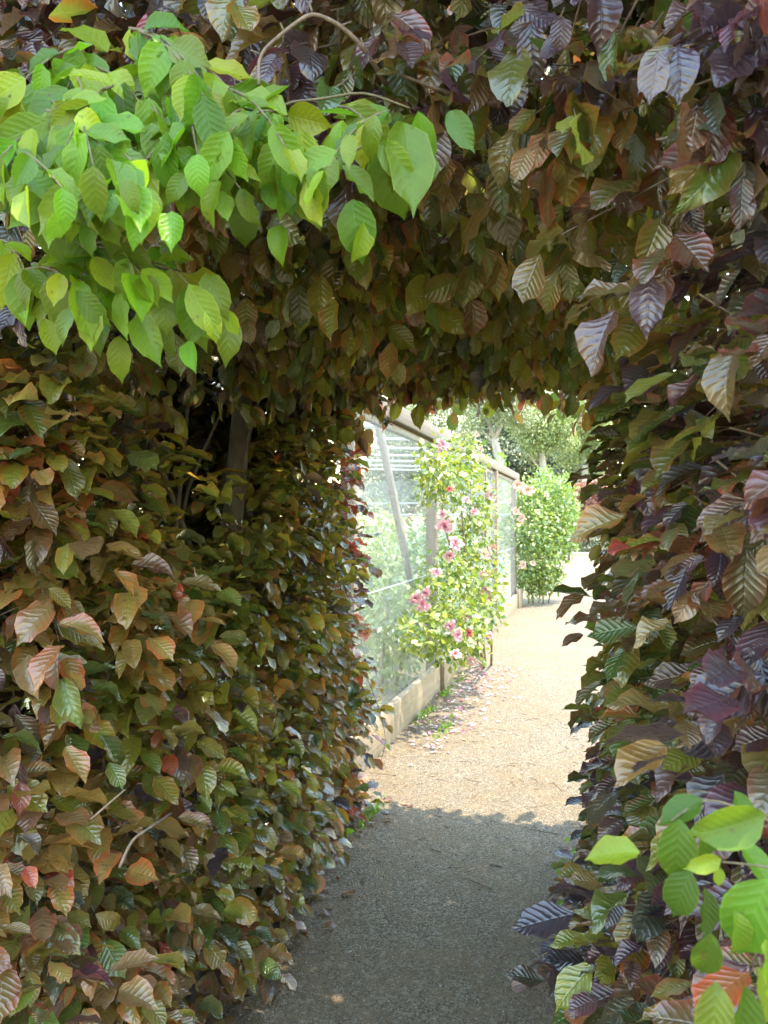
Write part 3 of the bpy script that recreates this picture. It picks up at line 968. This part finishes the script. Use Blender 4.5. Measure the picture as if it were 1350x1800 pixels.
for pts_ in ([(-40, 250, 1.15), (80, 230, 1.1), (200, 200, 1.08), (330, 230, 1.06), (430, 290, 1.05)], [(250, 60, 1.2), (270, 130, 1.12), (300, 220, 1.08), (320, 330, 1.06)],
             [(430, 240, 1.08), (500, 180, 1.05), (560, 175, 1.03), (640, 160, 1.02), (720, 190, 1.0)], [(440, 290, 1.06), (520, 280, 1.03), (600, 280, 1.0), (650, 250, 1.0)],
             [(60, 430, 1.12), (180, 450, 1.1), (300, 500, 1.08), (380, 540, 1.08)]):
    twig_px(pts_, .0024, .0012, gb, "twig", M_GTWIG)

ROOT[0] = gs
for x, y, d, L_, a, ti, ye in [(1235, 1405, .66, 95, -62, -.2, .05), (1195, 1440, .64, 125, -10, -.35, .1), (1125, 1498, .63, 105, -88, .1, .75), (1235, 1440, .66, 130, 18, .2, .05), (1215, 1530, .63, 105, -30, -.2, .0),
                              (1240, 1560, .65, 90, -5, .4, .05), (1345, 1430, .58, 150, -70, .1, .1), (1290, 1390, .70, 80, 20, .2, .0), (1268, 1510, .60, 75, -80, .2, .8), (1262, 1522, .60, 38, 0, 0, .8),
                              (1350, 1545, .58, 175, -28, -.6, .0), (1250, 1640, .58, 110, -8, -.2, .2), (1290, 1600, .58, 95, 10, .4, .1), (1260, 1725, .58, 140, -15, -.2, .5), (1310, 1730, .58, 130, -10, .1, .1),
                              (1345, 1650, .56, 120, 5, .3, .2), (1300, 1480, .68, 90, 35, .4, .1), (1330, 1700, .6, 120, 20, .2, .4)]:
    green_leaf(gs, x, y, d, L_, a, tilt=ti, yel=ye)
twig_px([(1400, 1535, .62), (1340, 1522, .62), (1270, 1515, .61)], .0012, .0007, gs, "twig", M_GTWIG)
twig_px([(1420, 1480, .68), (1330, 1430, .67), (1240, 1400, .67), (1180, 1442, .65)], .0014, .0008, gs, "twig", M_GTWIG)
twig_px([(1420, 1700, .6), (1330, 1640, .6), (1270, 1620, .6)], .0025, .0012, gs, "twig", M_GTWIG)

# the 300 largest-showing leaves of the branch are pieces of their own, the rest one mass
GZ = np.full((160, 120), 9.0)
for g_ in GL:
    r = g_['s'] * F / g_['d']; cx, cy = int(g_['px'] / 12), int((g_['py'] + r * .5) / 12)
    sub = GZ[max(0, cy - 1):cy + 2, max(0, cx - 1):cx + 2]
    np.minimum(sub, g_['d'], out=sub)
for g_ in GL:
    r = g_['s'] * F / g_['d']; cx, cy = int(np.clip(g_['px'] / 12, 0, 119)), int(np.clip((g_['py'] + r * .5) / 12, 0, 159))
    g_['score'] = r * (1.0 if g_['d'] < GZ[cy, cx] + .03 else .3) * (1.0 if -20 < g_['px'] < 1370 else .1)
gbl = sorted([g_ for g_ in GL if g_['root'] is gb], key=lambda q: -q['score'])
for g_ in gbl[:300] + [q for q in GL if q['root'] is gs]:
    place_leaf("leaf", green_mesh[g_['v']], g_['pos'], g_['X'], g_['Y'], g_['Z'], g_['s'], g_['c'], g_['parent'])
rest = gbl[300:]
if rest:
    me = leaves_mesh("foliage", T_GREEN, np.array([q['pos'] for q in rest]), np.array([q['Y'] for q in rest]), np.array([q['Z'] for q in rest]), np.array([q['s'] for q in rest]), np.array([q['c'] for q in rest]), np.array([q['v'] for q in rest]))
    tag(link("foliage", me, M_GREEN_A, gb), kind="stuff")

n = 110
sd_ = rng.random(n) < .55
X = np.where(sd_, -1.12 + np.abs(rng.normal(0, .09, n)), 0.02 - np.abs(rng.normal(0, .09, n)))
P = np.stack([X, rng.uniform(1.9, 3.9, n), rng.uniform(.010, .02, n)], 1)
lc = PAL[rng.choice([2, 7, 1, 2], n)] * rng.uniform(.5, 1.0, (n, 1))
me = leaves_mesh("leaf_litter", T_LO, P, np.stack([rng.normal(0, 1, n), rng.normal(0, 1, n), rng.normal(0, .1, n)], 1), np.tile([0, 0, 1.0], (n, 1)) + rng.normal(0, .25, (n, 3)), rng.uniform(.03, .065, n), np.concatenate([lc, np.full((n, 1), .5)], 1))
tag(link("leaf_litter", me, M_LEAF), "dry brown beech leaves fallen along the hedge foot", "litter", kind="stuff")

# ------------------------------------------------------------------ netted garden cage
XC = -1.36
cage = empty("netted_garden_cage", (-3.2, 8.7, 0), "pale netted garden cage with timber rails along the left of the sunny path", "cage")
def bar(name, a, b, w, h, mat, par=cage):
    a = np.array(a, float); b = np.array(b, float)
    t = norm(b - a); ref = np.array([0, 0, 1.0]) if abs(t[2]) < .95 else np.array([1.0, 0, 0])
    s_ = norm(np.cross(t, ref)); u = np.cross(s_, t)
    R = np.stack([s_, t, u], 1)
    mb = MB(); mb.box((a + b) / 2, (w, np.linalg.norm(b - a), h), R)
    o = mb.build(name, mat, par, smooth=False)
    bv = o.modifiers.new("bevel", 'BEVEL'); bv.width = min(w, h) * .08; bv.segments = 2
    return o
# base boards standing on edge
for y0, y1, dx, h in ((4.05, 6.43, 0, .235), (6.44, 6.80, .035, .245), (6.81, 9.3, 0, .23), (9.31, 12.75, 0, .235), (12.76, 13.35, .03, .30)):
    bar("base_board", (XC + .025 + dx, y0, h / 2), (XC + .025 + dx, y1, h / 2), .05, h, M_BOARD)
for y in (4.3, 6.6, 9.6, 13.2):
    bar("post", (XC - .06, y, 0), (XC - .06, y, 2.12), .09, .09, M_POST)
bar("post", (XC - .01, 10.4, 0), (XC - .01, 10.4, 2.12), .08, .08, M_POST)
for y in (4.3, 8.7, 13.2):
    bar("post", (-5.2, y, 0), (-5.2, y, 2.12), .09, .09, M_POST)
bar("top_rail", (XC - .03, 4.1, 2.19), (XC - .03, 13.4, 2.19), .10, .12, M_RAIL)
bar("under_rail", (XC - .05, 4.2, 2.10), (XC - .05, 13.3, 2.10), .05, .05, M_BOARD)
bar("top_rail", (-5.2, 4.1, 2.19), (-5.2, 13.4, 2.19), .10, .12, M_RAIL)
bar("brace", (-1.48, 6.60, .30), (-1.95, 6.62, 2.5), .10, .05, M_RAIL)
for k in range(9):
    y = 4.4 + k * 1.1
    bar("rafter", (XC - .1, y, 2.27), (-5.2, y, 2.42), .03, .03, M_PIPE)
bar("cross_pipe", (XC - .1, 13.1, 1.75), (-5.2, 13.1, 1.75), .03, .03, M_PIPE)
bar("cross_pipe", (XC - .1, 13.1, 1.55), (-5.2, 13.1, 1.55), .03, .03, M_PIPE)
bar("cross_wire", (XC - .015, 4.2, 1.0), (XC - .015, 13.2, 1.0), .006, .006, M_PIPE)

def net(O, U, V, w, h, cell, sw, thick_dir):
    """diagonal mesh on the rectangle O + u U + v V (0..w, 0..h) as flat ribbons"""
    O, U, V = (np.array(q, float) for q in (O, U, V))
    Q = []
    st = cell * math.sqrt(2)
    for sgn in (1, -1):
        for c in np.arange(-h, w, st):
            # line u = c + t (sgn 1) or mirrored, v = t
            t0, t1 = max(0, -c), min(h, w - c)
            if t1 <= t0: continue
            pa = (c + t0, t0); pb = (c + t1, t1)
            if sgn < 0: pa = (w - pa[0], pa[1]); pb = (w - pb[0], pb[1])
            o = sw * .7071
            for (u, v) in ((pa[0] - o / 2, pa[1]), (pa[0] + o / 2, pa[1]), (pb[0] + o / 2, pb[1]), (pb[0] - o / 2, pb[1])):
                Q.append(O + U * u + V * v + np.array(thick_dir) * (0.001 * sgn))
    V_ = np.array(Q); n = len(V_)
    me = mesh_np("netting", V_, np.arange(n), np.arange(n // 4) * 4, smooth=False)
    return tag(link("netting", me, M_NET, cage), kind="stuff")
net((XC - .005, 4.1, .22), (0, 1, 0), (0, 0, 1), 9.2, 1.88, .020, .0036, (1, 0, 0))
net((-5.2, 4.12, .05), (1, 0, 0), (0, 0, 1), 3.82, 2.1, .026, .0035, (0, 1, 0))
net((-5.2, 13.25, .05), (1, 0, 0), (0, 0, 1), 3.82, 2.1, .03, .006, (0, 1, 0))
net((-5.24, 4.1, .05), (0, 1, 0), (0, 0, 1), 9.2, 2.1, .035, .007, (1, 0, 0))
net((-5.2, 4.1, 2.45), (1, 0, -.042), (0, 1, 0), 3.80, 9.2, .030, .006, (0, 0, 1))

# small white sign tied to the net
sg = empty("small_sign", (XC + .02, 10.9, 1.0), "small white plastic plant sign with green frame tied to the netting", "sign")
mb = MB(); mb.box((XC + .012, 10.9, .80), (.004, .20, .26)); plate = mb.build("plate", plain("sign_white", (.75, .78, .75), .5, .02), sg, False)
M_SGREEN = plain("sign_green", (.10, .34, .22), .5, .02)
mb = MB()
for (y, z, w, h) in ((10.9, .925, .20, .02), (10.9, .675, .20, .02), (10.81, .80, .02, .23), (10.99, .80, .02, .23)):
    mb.box((XC + .0175, y, z), (.005, w, h))
mb.build("border", M_SGREEN, plate, False)
mb = MB(); R_ = [(10.9 + .035 * math.sin(a), .775 + .042 * math.cos(a)) for a in np.linspace(0, 6.28, 14)]
mb.tube([(XC + .017, y, z) for y, z in R_] , .009, 5)
mb.tube([(XC + .017, y, z) for y, z in ((10.866, .78), (10.87, .84), (10.90, .88))], .009, 5)
mb.build("numeral", M_SGREEN, plate)

# ------------------------------------------------------------------ bushes, roses
def blob_leaves(blobs, per, size, squash=1.0, shell=0.55):
    """leaf positions spread through blobs: (x,y,z,r)"""
    P, N = [], []
    for b in blobs:
        n = int(per * (b[3] / .3) ** 2)
        d = norm(rng.normal(0, 1, (n, 3)))
        r = b[3] * (shell + (1.12 - shell) * rng.random(n)) * (1 + .18 * np.sin(d[:, 0] * 7 + b[0] * 9) * np.cos(d[:, 2] * 6 + d[:, 1] * 5))
        p = np.array(b[:3]) + d * r[:, None] * np.array([1, 1, squash])
        P.append(p); N.append(d)
    P = np.concatenate(P); N = np.concatenate(N)
    k = P[:, 2] > .03
    return P[k], N[k]
def foliage(name, P, N, size, cols, par, temps=T_SMALL, hang=.3):
    n = len(P)
    ax = norm(N * .6 + rng.normal(0, .6, (n, 3)) + np.array([0, 0, -hang]))
    nm = norm(N * .6 + np.array([0, 0, .7]) + rng.normal(0, .45, (n, 3)))
    cols = np.array(cols)
    c = cols[rng.integers(0, len(cols), n)] * rng.uniform(.55, 1.0, (n, 1))
    c = np.concatenate([c, np.full((n, 1), .1)], 1)
    me = leaves_mesh(name, temps, P, ax, nm, size * rng.uniform(.6, 1.25, n), c)
    return tag(link(name, me, M_ROSE, par), kind="stuff")

def flower_mesh(name, np_, r, layers, seed, droop=0.0):
    """double bloom: rings of broad petals sharing the centre vertex"""
    q = np.random.default_rng(seed)
    V = [[0, 0, 0]]; Fs = []; C = [0.0]
    for l in range(layers):
        k = np_ - l * 2
        for i in range(k):
            a = 2 * math.pi * (i + .5 * l + q.uniform(-.15, .15)) / k
            el = q.uniform(-.2, .6) + l * .38 - droop
            R = r * (1 - .2 * l) * q.uniform(.65, 1.3); w = R * q.uniform(.18, .36)
            er = np.array([math.cos(a) * math.cos(el), math.sin(a) * math.cos(el), math.sin(el)]); et = np.array([-math.sin(a), math.cos(a), 0])
            b = len(V)
            for (t, ww, cc) in ((.5, .8, .35), (.85, 1.0, .8)):
                for s_ in (-1, 1):
                    V.append(er * R * t + et * w * ww * s_ + np.array([0, 0, R * .08])); C.append(cc)
            V.append(er * R * 1.05 - np.array([0, 0, R * .1])); C.append(1.0)
            Fs += [(0, b, b + 1), (b, b + 2, b + 3, b + 1), (b + 2, b + 4, b + 3)]
    flat = np.array([i for f in Fs for i in f]); lens = np.array([len(f) for f in Fs])
    st = np.concatenate([[0], np.cumsum(lens)[:-1]])
    C = np.array(C); C4 = np.stack([C, C, C, np.ones_like(C)], 1)
    return mesh_np(name, np.array(V), flat, st, color=C4)
FL = {}
for nm, m in (("pink", M_PETAL_PINK), ("red", M_PETAL_RED), ("peach", M_PETAL_PEACH)):
    FL[nm] = []
    for s_ in range(3):
        me = flower_mesh("rose_flower", 8 if nm != "peach" else 10, .085, 3 if nm != "peach" else 4, s_ + len(nm), .15 if nm != "peach" else 0)
        me.materials.append(m); FL[nm].append(me)
def flower(par, kind, p, s, facing):
    o = bpy.data.objects.new("flower", random.choice(FL[kind]))
    col.objects.link(o)
    o.parent = par
    q = Vector(facing).to_track_quat('Z', 'Y')
    o.matrix_basis = Matrix.Translation(Vector(p) - par.location) @ q.to_matrix().to_4x4() @ Matrix.Rotation(random.uniform(0, 6.28), 4, 'Z') @ Matrix.Scale(s, 4)
    return o

rose1 = empty("rose_bush", (-1.2, 7.6, 0), "tall climbing rose with pink and white flowers against the netting", "rose bush", "rose bushes along the cage")
blobs = []
for px_, py_, X, r in [(765, 825, -1.2, .20), (800, 800, -1.17, .20), (826, 808, -1.15, .17), (752, 852, -1.25, .15), (795, 845, -1.15, .20), (830, 860, -1.1, .19), (822, 905, -1.12, .18), (846, 900, -1.08, .13),
                       (835, 950, -1.08, .20), (812, 985, -1.1, .20), (780, 1005, -1.18, .17), (845, 1010, -1.02, .22), (800, 1045, -1.1, .25), (758, 1050, -1.18, .15), (722, 1112, -1.2, .12), (755, 1108, -1.12, .16), (795, 1110, -1.02, .22),
                       (838, 1075, -1.0, .23), (862, 1055, -1.0, .15), (825, 1130, -.98, .15), (780, 1140, -1.05, .13)]:
    blobs.append((*at_x(px_, py_, X), r))
P, N = blob_leaves(blobs, 520, .05)
k = P[:, 0] > XC + .03
foliage("foliage", P[k], N[k], .058, [(.19, .28, .035), (.26, .34, .045), (.12, .21, .04), (.34, .38, .05)], rose1)
for a, b, r, sd in (((-1.12, 7.7, 0), at_x(800, 900, -1.15), .018, 1), ((-1.12, 7.75, 0), at_x(840, 830, -1.12), .016, 2), ((-1.1, 7.65, 0), at_x(770, 1010, -1.2), .014, 3), ((-1.05, 7.7, 0), at_x(858, 1080, -.95), .014, 4),
                    (at_x(800, 1000, -1.15), at_x(775, 830, -1.2), .012, 5), ((-1.1, 7.6, 0), at_x(730, 1110, -1.2), .012, 6)):
    limb("cane", a, b, r, r * .5, rose1, sd + 60, .05, 9, M_CANE, 6)
for px_, py_, kd, s_ in [(777, 783, "pink", 1.0), (862, 870, "pink", 1.1), (783, 925, "pink", 1.25), (800, 957, "pink", 1.05), (790, 977, "pink", .9), (778, 903, "pink", .6), (866, 960, "red", .6), (857, 972, "pink", 1.1), (850, 1010, "pink", .75),
                         (864, 1008, "pink", .8), (855, 1040, "pink", 1.05), (858, 1052, "pink", 1.0), (765, 1005, "pink", .8), (748, 1042, "pink", .8), (730, 1052, "pink", .9), (742, 1062, "pink", .9), (822, 1082, "pink", .9), (790, 1100, "pink", .8),
                         (805, 1115, "pink", .9), (824, 1113, "red", .6), (800, 1150, "pink", .75), (830, 1163, "pink", .8), (858, 1118, "pink", .7), (790, 860, "red", .5), (832, 900, "pink", .7), (820, 880, "pink", .6), (845, 790, "peach", .6), (838, 765, "peach", .5), (875, 1075, "pink", .6)]:
    X = -.95 if px_ > 845 else (-1.0 if px_ > 790 else -1.05)
    if py_ > 1090: X += .12
    p = at_x(px_, py_, X)
    flower(rose1, kd, p, s_ * .60, (random.uniform(-.2, .7), -.9, random.uniform(-.2, .6)))

rose2 = empty("rose_bush", (-1.05, 13.6, 0), "leafy rose bush with peach flowers where the netting ends", "rose bush", "rose bushes along the cage")
blobs = []
for px_, py_, d, r in [(925, 880, 13.4, .35), (955, 865, 13.8, .4), (975, 890, 13.8, .42), (930, 930, 13.2, .5), (962, 935, 13.6, .46), (905, 930, 13.1, .3), (940, 985, 13.2, .42), (960, 985, 13.6, .36), (978, 930, 13.8, .26), (950, 1015, 13.4, .3), (925, 1010, 13.3, .28), (965, 1018, 13.5, .24), (940, 1035, 13.4, .18), (988, 905, 13.9, .26), (990, 955, 13.8, .24)]:
    blobs.append((*at(px_, py_, d), r))
P, N = blob_leaves(blobs, 420, .06)
foliage("foliage", P, N, .07, [(.18, .30, .05), (.24, .36, .06), (.12, .23, .05), (.32, .40, .08)], rose2)
for k in range(5):
    b = at(915 + 14 * k, 960 + 8 * (k % 2), 13.4)
    limb("cane", (-1.2 + .08 * k, 13.6 + .05 * k, 0), b, .014, .008, rose2, 80 + k, .05, 8, M_CANE, 6)
for px_, py_, s_ in [(909, 853, 1.5), (927, 862, 1.5), (907, 900, 1.0), (916, 912, 1.1), (875, 912, .8), (918, 993, 1.0), (936, 990, .8), (945, 900, .7), (960, 870, .6), (895, 880, .6)]:
    flower(rose2, "peach", at(px_, py_, 12.75), s_ * .85, (random.uniform(-.1, .5), -.9, random.uniform(0, .6)))

# berry bushes inside the cage
for k, (x, y, h, hue) in enumerate([(-1.85, 6.5, 1.0, 0), (-2.1, 7.5, 1.3, 1), (-1.9, 8.6, 1.4, 2), (-2.7, 8.6, 1.2, 0), (-2.7, 9.9, 1.6, 1), (-2.3, 10.8, 1.6, 2), (-3.3, 11.3, 1.7, 0), (-2.0, 12.2, 1.5, 1)]):
    word = ["nearest low", "yellow green", "dark green", "small", "tall", "upright", "broad", "farthest"][k]
    b = empty("berry_bush", (x, y, 0), f"{word} leafy berry bush inside the netted cage", "bush", "berry bushes in the cage")
    bl = [(x + random.uniform(-.25, .25), y + random.uniform(-.25, .25), h * f, .30 + .1 * random.random()) for f in (.3, .5, .65, .8)]
    P, N = blob_leaves(bl, 160, .06)
    P = P[P[:, 0] < XC - .08] if len(P[P[:, 0] < XC - .08]) else P
    N = norm(P - np.array([x, y, h * .6]))
    cs = [[(.16, .26, .05), (.22, .30, .06)], [(.22, .30, .05), (.14, .24, .05)], [(.10, .20, .07), (.14, .24, .08)]][hue]
    foliage("foliage", P, N, .075, cs, b)
    limb("stem", (x, y, 0), (x, y, h * .7), .02, .01, b, 100 + k, .03, 6, M_CANE, 6)

# fallen petals
n = 420
cy = rng.choice([7.3, 6.6, 6.0, 5.4, 5.0, 12.5], n, p=[.26, .28, .17, .13, .08, .08])
Y = cy + rng.normal(0, .22, n); X = np.maximum(-1.26, -1.02 + rng.normal(0, .14, n))
ax = np.stack([rng.normal(0, 1, n), rng.normal(0, 1, n), rng.normal(0, .15, n)], 1)
pc = np.array([(.50, .33, .36), (.48, .18, .25), (.55, .48, .47)])[rng.integers(0, 3, n)]
me = leaves_mesh("fallen_petals", T_SMALL, np.stack([X, Y, np.full(n, .014)], 1), ax, np.tile([0, 0, 1.0], (n, 1)) + rng.normal(0, .3, (n, 3)), rng.uniform(.025, .05, n), np.concatenate([pc, np.zeros((n, 1))], 1))
tag(link("fallen_petals", me, M_ROSE), "pink and white petals fallen along the foot of the board", "petals", kind="stuff")
# small weeds at the foot of the boards and hedge
n = 260
q = rng.integers(0, 6, n)
wc = np.array([(-1.27, 5.6), (-1.26, 6.3), (-1.25, 6.9), (-1.1, 3.55), (-.16, 3.2), (-1.05, 5.2)])[q]
P = np.stack([wc[:, 0] + np.abs(rng.normal(0, .03, n)), wc[:, 1] + rng.normal(0, .12, n), rng.uniform(.005, .03, n)], 1)
me = leaves_mesh("weeds", T_SMALL, P, norm(np.stack([rng.normal(.2, .6, n), rng.normal(0, .6, n), rng.uniform(.3, 1, n)], 1)), norm(rng.normal(0, 1, (n, 3)) + np.array([0, 0, 1.0])), rng.uniform(.02, .045, n), np.tile([.15, .28, .03, 0], (n, 1)))
tag(link("weeds", me, M_ROSE), "tiny green weeds at the foot of boards and hedge", "weeds", kind="stuff")

# ------------------------------------------------------------------ far garden and trees
def tree(label, base, limbs, blobs, per, size, cols, seed, group="gum trees behind the garden"):
    t = empty("gum_tree", (base[0], base[1], 0), label, "tree", group)
    mb = MB()
    for pts, r0, r1 in limbs[:1]:
        pts = np.array(pts); mb.tube(pts, np.linspace(r0, r1, len(pts)), 8)
    mb.build("trunk", M_EUC, t)
    for pts, r0, r1 in limbs[1:]:
        mb = MB(); pts = np.array(pts); mb.tube(pts, np.linspace(r0, r1, len(pts)), 6); mb.build("branch", M_EUC, t)
    P, N = blob_leaves(blobs, per, size, .85, .35)
    foliage("crown", P, N, size, cols, t, T_TINY, .6)
    return t
GREY = [(.30, .36, .17), (.36, .42, .22), (.24, .30, .15)]
LIME = [(.34, .43, .14), (.40, .48, .18), (.26, .35, .12)]
def pxs(lst, d): return [at(x, y, d) for x, y in lst]
def pblobs(lst, d): return [(*at(x, y, d + random.uniform(-1, 1)), r) for x, y, r in lst]
D = 34
b = at(890, 915, D); b[2] = 0
tree("gum tree with forked white trunk right of the rail", b, [([b, at(883, 825, D), at(872, 785, D), at(867, 770, D)], .22, .13), ([at(868, 772, D), at(880, 750, D), at(890, 732, D), at(900, 700, D)], .12, .05), ([at(867, 770, D), at(862, 750, D), at(852, 725, D), at(850, 700, D)], .11, .04), ([at(872, 785, D), at(855, 765, D), at(840, 750, D)], .07, .03)],
     pblobs([(870, 700, .9), (895, 715, .9), (845, 705, .7), (900, 690, .8), (835, 740, .6), (915, 735, .7), (860, 672, .8), (885, 665, .8), (880, 730, .5)], D), 157, .15, GREY, 1)
D = 37
b = at(806, 915, D); b[2] = 0
tree("slim white stemmed gum tree above the timber rail", b, [([b, at(806, 780, D), at(802, 750, D), at(797, 725, D), at(800, 690, D)], .14, .05), ([at(802, 752, D), at(785, 755, D), at(770, 762, D)], .05, .02), ([at(797, 728, D), at(785, 712, D)], .05, .02)],
     pblobs([(790, 705, .9), (815, 700, .8), (770, 735, .7), (760, 700, .9), (735, 720, .8), (830, 720, .6), (800, 665, 1.0), (750, 680, .8), (815, 770, .5)], D), 150, .15, GREY, 2)
D = 40
b = at(960, 915, D); b[2] = 0
tree("broad bright gum tree in the middle of the opening", b, [([b, at(957, 840, D), at(950, 780, D), at(940, 720, D)], .25, .1), ([at(952, 790, D), at(970, 760, D), at(985, 730, D)], .1, .04), ([at(950, 780, D), at(925, 755, D), at(910, 735, D)], .1, .04), ([at(957, 835, D), at(930, 800, D), at(905, 790, D)], .07, .03)],
     pblobs([(935, 720, 1.2), (960, 735, 1.2), (950, 770, 1.0), (975, 760, .9), (920, 745, .9), (940, 785, .9), (985, 725, .9), (965, 705, .8), (915, 700, .9), (995, 775, .7), (945, 750, 1.2)], D), 165, .15, LIME, 3)
D = 43
b = at(1030, 915, D); b[2] = 0
tree("tall gum tree nearest the right side of the opening", b, [([b, at(1028, 830, D), at(1020, 760, D), at(1015, 700, D)], .22, .1), ([at(1022, 770, D), at(1045, 740, D), at(1060, 715, D)], .08, .03), ([at(1025, 800, D), at(1000, 770, D), at(990, 750, D)], .08, .03)],
     pblobs([(1010, 740, 1.3), (1040, 730, 1.3), (1030, 780, 1.1), (1065, 760, 1.2), (1000, 800, .9), (1050, 810, 1.0), (1090, 770, 1.3), (1015, 705, 1.0)], D), 157, .15, LIME, 4)
D = 48
for k, (x, lab) in enumerate(((700, "dark gum tree seen through the netting"), (850, "dark gum tree deep behind the forked one"), (930, "dark gum tree low behind the broad one"), (1010, "dark gum tree far behind the reddish shrub"))):
    b = at(x, 915, D); b[2] = 0
    bl = [(x - 40, 840, 1.3), (x, 830, 1.5), (x + 35, 845, 1.3), (x - 25, 800, 1.3), (x + 20, 790, 1.3), (x, 865, 1.4), (x + 45, 880, 1.2), (x - 45, 880, 1.2), (x, 895, 1.0), (x - 20, 755, 1.3), (x + 25, 745, 1.2), (x, 715, 1.1)]
    tree(lab, b, [([b, at(x + 4, 860, D), at(x - 3, 800, D)], .2, .08), ([at(x + 3, 850, D), at(x + 25, 810, D)], .07, .03)], pblobs(bl, D), 100, .24, [(.22, .28, .16), (.28, .34, .19), (.18, .23, .14)], 10 + k)  # background crowns use a darker, greyer leaf colour
# young conifers
for k, (x, y0, d, lab) in enumerate(((962, 822, 26, "bright green young conifer above the rose bush"), (1000, 832, 28, "smaller bright green conifer beside the reddish shrub"), (880, 800, 24, "bright green young conifer behind the end of the rail"))):
    b = at(x, 915, d); b[2] = 0
    t = empty("young_conifer", b, lab, "conifer", "young conifers behind the roses")
    topz = at(x, y0, d)[2]
    bl = [(b[0] + random.uniform(-.08, .08), b[1], topz * f, .12 + .55 * (1 - f) ** .8) for f in (.3, .45, .6, .72, .83, .93)]
    P, N = blob_leaves(bl, 130, .1, 1.3)
    foliage("crown", P, N + np.array([0, 0, .8]), .13, [(.20, .34, .07), (.26, .38, .08)], t, T_SMALL, -.6)
    limb("trunk", b, (b[0], b[1], topz * .9), .05, .02, t, 130 + k, .02, 6, M_BARK, 6)
# reddish shrub
d = 37
b = at(1022, 915, d); b[2] = 0
t = empty("smoke_bush", b, "reddish pink shrub at the far right end of the path", "shrub")
P, N = blob_leaves([(*at(x, y, d), r) for x, y, r in ((1005, 878, .55), (1025, 870, .65), (1045, 865, .7), (1015, 895, .55), (1038, 890, .65), (1065, 880, .8), (1030, 915, .65), (1060, 915, .8))], 220, .12)
foliage("crown", P, N, .13, [(.42, .17, .14), (.50, .24, .20), (.36, .20, .14)], t)
limb("stem", b, (b[0], b[1], 1.6), .05, .02, t, 150, .03, 6, M_BARK, 6)
# purple flower spikes
d = 34.2
M_SPIKE = plain("purple_flower", (.30, .12, .33), .6, .1, 60, .2)
for k, x in enumerate((1009, 1014, 1019, 1025, 1031)):
    b = at(x, 990, d + (k % 3) * .25); b[2] = 0.0
    t = empty("purple_flower_spike", b, ["leftmost purple flower spike beside the rose bush", "second purple flower spike from the rose bush", "third purple flower spike from the rose bush", "fourth purple flower spike from the rose bush", "rightmost purple flower spike by the hedge edge"][k], "flower", "purple flower spikes before the reddish shrub")
    zt = at(x, 899 + 7 * (k % 3), d)[2]
    mb = MB(); mb.tube([(b[0], b[1], 0), (b[0] + .02, b[1], .6), (b[0] + .03, b[1], zt - .6)], .02, 5); mb.build("stem", M_CANE, t)
    mb = MB(); zz = np.linspace(zt - .8, zt, 14); mb.tube([(b[0] + .03 + .01 * (j % 2), b[1], z) for j, z in enumerate(zz)], [  .075 * (1 - .8 * j / 13) * (1.25 if j % 2 else .7) for j in range(14)], 7); mb.build("flower_spike", M_SPIKE, t)
# low clipped hedge across the end of the path
b = at(1040, 975, 33); b[2] = 0
t = empty("low_hedge", b, "low dark clipped hedge across the far end of the path", "hedge")
n = 9000
U = rng.uniform(-2.6, 3.4, n); zt = 1.15
face = rng.random(n) < .6
P = np.stack([b[0] + U, np.where(face, b[1] - .4 + rng.uniform(-.08, .08, n), b[1] + rng.uniform(-.4, .4, n)), np.where(face, rng.uniform(.03, zt, n), zt + rng.uniform(-.1, .06, n))], 1)
N = np.where(face[:, None], np.array([[0, -1.0, .2]]), np.array([[0, 0, 1.0]]))
foliage("foliage", P, N, .10, [(.06, .10, .035), (.08, .12, .04), (.10, .15, .05)], t)
# pale kerb at the end
mb = MB(); mb.box((b[0] + .3, b[1] - .75, .05), (5.5, .12, .1)); tag(mb.build("stone_kerb", plain("pale_stone", (.5, .47, .42), .8, .2), None, False), "pale stone kerb under the low clipped hedge", "kerb")
